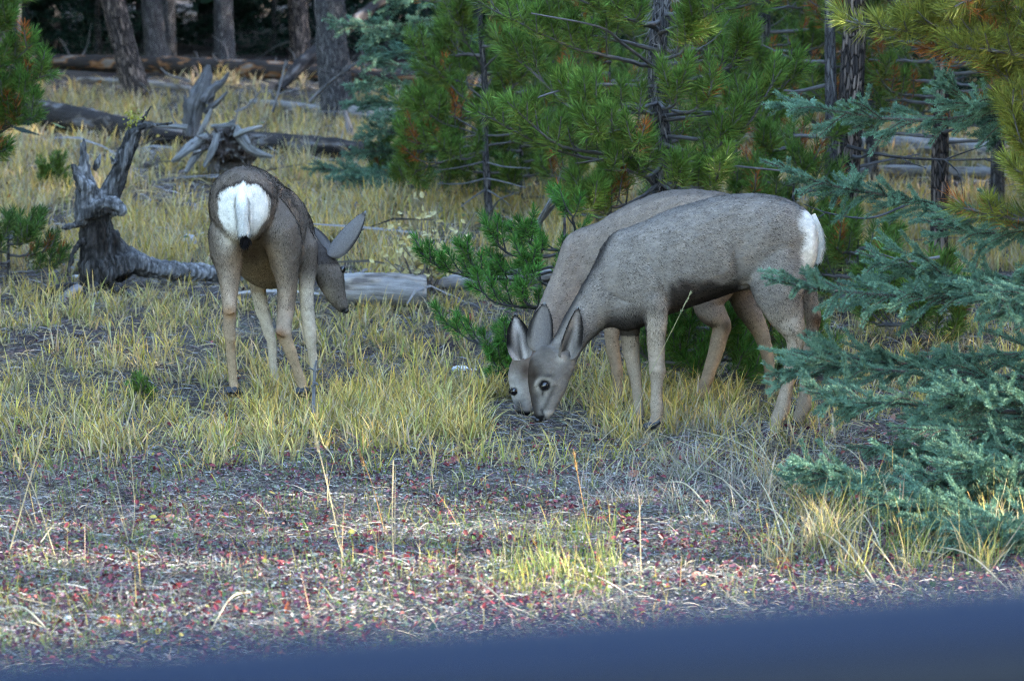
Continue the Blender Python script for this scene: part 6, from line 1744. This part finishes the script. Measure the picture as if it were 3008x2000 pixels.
def stalk(label, pts, w_px, seed_px=0, col=(0.55, 0.45, 0.27), head=0):
    """tall dry grass stalk along pixel points (px, py, Y)"""
    P = np.array(px_path(pts)); P[0, 2] = gh(P[0, 0], P[0, 1]) - 0.005
    Q = resample(P, 16); s = pts[0][2] / F
    t = thing('grass_stalk', P[0], label, 'grass stalk')
    mb = MB(); tube(mb, Q, np.linspace(w_px * s * 0.5, w_px * s * 0.3, 16), 5, col); mb.build('stem', M_grass, t, smooth=True)
    if head:
        r = np.random.default_rng(int(pts[0][0])); k = 46
        i = r.uniform(16 - head, 15, k)
        b = np.stack([np.interp(i, np.arange(16), Q[:, j]) for j in range(3)], -1)
        T = nrm(Q[-1] - Q[-4])
        m = MB(); needles(m, b, T + r.normal(0, 0.28, (k, 3)), r.uniform(0.008, 0.018, k), 0.0035, np.asarray(col) * r.uniform(0.8, 1.3, (k, 1)))
        m.build('seed_head', M_grass, t)
def gy(px, py): return float(ground_at(px, py)[1])
for label, pts, w_, hd_ in (
    ('tall straw stalk leaning left at the left foreground', [(20, 1640), (90, 1400), (135, 1240)], 9, 0),
    ('slim stalk with a drooping seed head near the left picture edge', [(165, 1640), (100, 1440), (45, 1335)], 6, 4),
    ('long thin reed bending left above the two forked stalks', [(378, 1600), (330, 1350), (285, 1150)], 4, 3),
    ('left one of two forked pale stalks in the foreground', [(382, 1600), (352, 1510), (335, 1460)], 6, 0),
    ('right one of two forked pale stalks with a seed tip', [(384, 1595), (395, 1480), (375, 1245)], 6, 3),
    ('tan stalk with a bent seed head left of centre', [(1012, 1650), (960, 1420), (922, 1268)], 6, 5),
    ('rusty stalk with a seed head close to the straw pair', [(1130, 1560), (1095, 1430), (1057, 1330)], 5, 4),
    ('taller one of a pair of upright straw stalks', [(1155, 1650), (1152, 1500), (1155, 1352)], 8, 0),
    ('shorter one of a pair of upright straw stalks', [(1160, 1600), (1160, 1480), (1162, 1368)], 6, 0),
    ('amber stalk with a spiky seed head before the legs of the nearest deer', [(1730, 1560), (1705, 1440), (1684, 1320)], 5, 5),
    ('pale upright stalk in the middle of the red litter', [(1882, 1690), (1880, 1560), (1877, 1455)], 6, 0),
    ('tall greenish stem crossing the chest of the nearest deer', [(1825, 1275), (1880, 1160), (1950, 1018), (2030, 858)], 5, 3),
    ('leaning pale stem to the left of the nearest foreleg', [(1800, 1320), (1880, 1180), (1900, 1090)], 5, 0),
    ('short brown seed spike behind the front grass edge', [(667, 1285), (664, 1240), (662, 1218)], 8, 8)):
    Yb = gy(*pts[0])
    if 'chest' in label: Yb = 11.6
    stalk(label, [(p[0], p[1], Yb - 0.02 * i) for i, p in enumerate(pts)], w_ * 0.56, 0, head=hd_, col=(0.30, 0.29, 0.17) if 'green' in label else ((0.42, 0.25, 0.10) if ('rusty' in label or 'amber' in label or 'brown' in label) else (0.55, 0.46, 0.29)))
# long fallen straws at the right
fs = [((1990, 1275), (2330, 1405)), ((1900, 1285), (2210, 1450)), ((2030, 1400), (2215, 1510)), ((2230, 1510), (2340, 1610)), ((2150, 1255), (2300, 1430)), ((2220, 1420), (2310, 1630)), ((2090, 1335), (2320, 1450)), ((2430, 1330), (2560, 1400)),
      ((2360, 1570), (2560, 1720)), ((2500, 1510), (2600, 1650)), ((2310, 1430), (2440, 1690)), ((2400, 1540), (2580, 1740)), ((2230, 1270), (2020, 1420)), ((2340, 1280), (2200, 1360)), ((1750, 1330), (1890, 1250)), ((1950, 1440), (2080, 1500)),
      ((2740, 1630), (2960, 1740)), ((2200, 1420), (2330, 1400)), ((120, 1620), (200, 1570)), ((620, 1880), (735, 1750)), ((1300, 1720), (1520, 1815)), ((0, 1822), (140, 1862))]
FL = ['fallen straw reaching right below the hind hooves of the nearest deer', 'fallen straw slanting down from the front grass edge right of centre', 'short fallen straw among red leaves right of centre', 'pale straw lying between the gravel and the right tussocks', 'straw slanting from the hind hooves towards the spruce', 'steep thin straw standing against the right tussocks', 'fallen straw crossing in the middle of the tangle below the nearest deer', 'fallen straw under the lowest left spruce tip', 'thick pale straw leaning in the right tussocks, nearest the ledge', 'steep pale straw in the middle of the right tussocks', 'long steep straw at the left side of the right tussocks', 'long bright straw slanting through the right tussocks', 'grey straw lying diagonally below the hind hooves', 'grey straw lying towards the spruce below the hind hooves', 'fallen straw under the forelegs of the nearest deer', 'short straw lying in the red litter right of centre', 'straw lying under the spruce at the lower right', 'level straw lying across the tangle below the nearest deer', 'fallen straw at the left picture edge beside the tall stalks', 'long straw lying on the litter above the ledge left of centre', 'long thin straw lying on the litter above the ledge at the centre', 'straw lying at the lower left corner above the ledge']
for k, (a, b) in enumerate(fs):
    A, B = ground_at(*a), ground_at(*b)
    A[2] += 0.03; B[2] += 0.012
    if A[2] > B[2] + 0.3: continue
    P = resample([A, (A + B) / 2 + [0, 0, 0.035], B], 14)
    mb = MB(); tube(mb, P, np.linspace(0.0016, 0.0032, 14), 5, np.array([0.56, 0.49, 0.34]) * rng.uniform(0.8, 1.1))
    tag(mb.build('fallen_straw', M_grass, smooth=True, origin=A), FL[k], 'straw', 'long fallen straws on the ground litter')

# small shrub with cream yellow leaves
A = at(1255, 860, 16.6); A[2] = gh(A[0], A[1])
sh = thing('shrub', A, 'small shrub with cream yellow autumn leaves behind the lone deer', 'shrub')
r = np.random.default_rng(6)
lp_, la_ = [], []
for k in range(26):
    px, py = r.uniform(1120, 1400), r.uniform(590, 790)
    e = at(px, py, 16.6 + r.uniform(-0.2, 0.3))
    s0 = A + np.array([r.normal(0, 0.05), r.normal(0, 0.05), 0])
    Q = resample([s0, s0 * 0.5 + e * 0.5 + r.normal(0, 0.03, 3), e], 12)
    tube(MB(), Q, np.linspace(0.0045, 0.0018, 12), 5, (0.2, 0.17, 0.16), 0.1, seed=k).build('stem', M_twig, sh, smooth=True)
    for z in range(11):
        q = Q[int(r.integers(5, 12))] + r.normal(0, 0.03, 3); lp_.append(q)
lp_ = np.array(lp_); n = len(lp_)
ax = nrm(np.stack([r.normal(0, 1, n), r.normal(0, .6, n), r.normal(0.5, 0.7, n)], -1)); nn_ = nrm(r.normal(0, 1, (n, 3)) + np.array([0, -0.8, 0.6])); sd_ = nrm(np.cross(ax, nn_)); nn_ = np.cross(sd_, ax)
L_ = r.uniform(0.026, 0.046, (n, 1)); W_ = L_ * 0.62
pts = np.stack([lp_, lp_ + ax * L_ * .3 - sd_ * W_ * .5 + nn_ * W_ * .15, lp_ + ax * L_ * .7 - sd_ * W_ * .4 + nn_ * W_ * .15, lp_ + ax * L_, lp_ + ax * L_ * .7 + sd_ * W_ * .4 + nn_ * W_ * .15, lp_ + ax * L_ * .3 + sd_ * W_ * .5 + nn_ * W_ * .15], 1).reshape(-1, 3)
b = np.arange(n)[:, None, None] * 6
cc = np.where(r.uniform(0, 1, (n, 1)) < 0.75, np.array([[0.62, 0.52, 0.24]]), np.array([[0.45, 0.33, 0.08]])) * r.uniform(0.7, 1.2, (n, 1))
mb = MB(); mb.add(pts, (b + np.array([[0, 1, 2, 3], [0, 3, 4, 5]])).reshape(-1, 4), np.repeat(cc, 6, axis=0))
tag(mb.build('leaves', M_leaf, sh), kind='stuff')

# ------------------------------------------------------------------ own car: blue door ledge in front of the lens
M_paint, t_, b_ = new_mat('blue_car_paint', 0.6, 0.05)
b_.inputs['Base Color'].default_value = (0.0003, 0.0042, 0.0175, 1)
b_.inputs['Coat Roughness'].default_value = 0.3
M_rubber, t_, b_ = new_mat('black_rubber', 0.8, 0.2)
b_.inputs['Base Color'].default_value = (0.006, 0.006, 0.007, 1)
M_rim, t_, b_ = new_mat('wheel_metal', 0.35, 0.5)
b_.inputs['Base Color'].default_value = (0.4, 0.4, 0.42, 1)
YL = 0.95
zl = float(at(1504, 1795, YL)[2])
base = np.array([0.4, 0.6, 0.45])
car = thing('parked_car', base, 'blue car door ledge blurred across the foreground', 'car')
SL = math.tan(math.radians(4.5))
def extrude(prof, x0, x1, zoff, slope, mat, name, parent, n=24):
    """prof: list of (y, z) swept along x; z follows the rising belt line"""
    xs = np.linspace(x0, x1, n)
    p = resample(np.array(prof, float), 40)
    V = np.stack([np.repeat(xs, 40), np.tile(p[:, 0], n), np.tile(p[:, 1], n) + zoff + np.repeat(xs, 40) * slope], -1)
    i = np.arange(n - 1)[:, None] * 40 + np.arange(39)[None]
    f = np.stack([i, i + 1, i + 41, i + 40], -1).reshape(-1, 4)
    mb = MB(); mb.add(V, f, (0.1, 0.1, 0.3))
    o = mb.build(name, mat, parent, smooth=True)
    m = o.modifiers.new('thickness', 'SOLIDIFY'); m.thickness = 0.004
    return o
extrude([(0.835, -0.012), (0.855, -0.001), (0.89, 0.002), (0.93, -0.001), (0.955, -0.012), (0.968, -0.05), (0.985, -0.2), (0.99, -0.4), (0.975, -0.6), (0.94, -0.78)], -0.75, 0.62, zl, SL, M_paint, 'door', car)
extrude([(0.80, -0.10), (0.80, -0.018), (0.81, -0.004), (0.825, 0.001), (0.8325, -0.012), (0.8325, -0.1)], -0.75, 0.62, zl, SL, M_rubber, 'window_seal', car)
extrude([(0.79, -0.035), (0.785, -0.2), (0.78, -0.5), (0.80, -0.76)], -0.75, 0.62, zl, SL, M_rubber, 'door_lining', car)
extrude([(0.80, -0.02), (0.93, -0.002), (0.96, -0.05), (0.985, -0.2), (0.99, -0.4), (0.97, -0.62)], -1.9, -0.756, zl, 0.03, M_paint, 'front_fender', car)
extrude([(0.80, 0.02), (0.93, 0.004), (0.96, -0.05), (0.985, -0.2), (0.99, -0.4), (0.97, -0.62)], 0.626, 2.3, zl, SL, M_paint, 'rear_fender', car)
extrude([(-0.7, -0.72), (0.0, -0.74), (0.78, -0.74)], -1.7, 2.1, zl, 0.0, M_rubber, 'floor_pan', car)
extrude([(0.79, -0.02), (0.2, 0.03), (-0.7, 0.03)], -1.9, -0.9, zl, 0.0, M_paint, 'bonnet', car)
for x in (-1.25, 1.55):
    c = np.array([x, 0.86, 0.45 + 0.33])
    a = np.linspace(0, 2 * math.pi, 28, endpoint=False)
    P = c + 0.245 * np.stack([np.cos(a), 0 * a, np.sin(a)], -1)
    mb = MB(); P = np.vstack([P, P[:2]]); tube(mb, P, 0.085, 10, (0.02, 0.02, 0.02), caps=False, ref=(0, 1, 0))
    wh = mb.build('wheel', M_rubber, car, smooth=True)
    mb = MB(); tube(mb, np.array([c + [0, -0.06, 0], c + [0, 0.03, 0], c + [0, 0.06, 0]]), [0.185, 0.185, 0.12], 24, (0.4, 0.4, 0.4), ref=(0, 0, 1)); mb.build('rim', M_rim, wh)
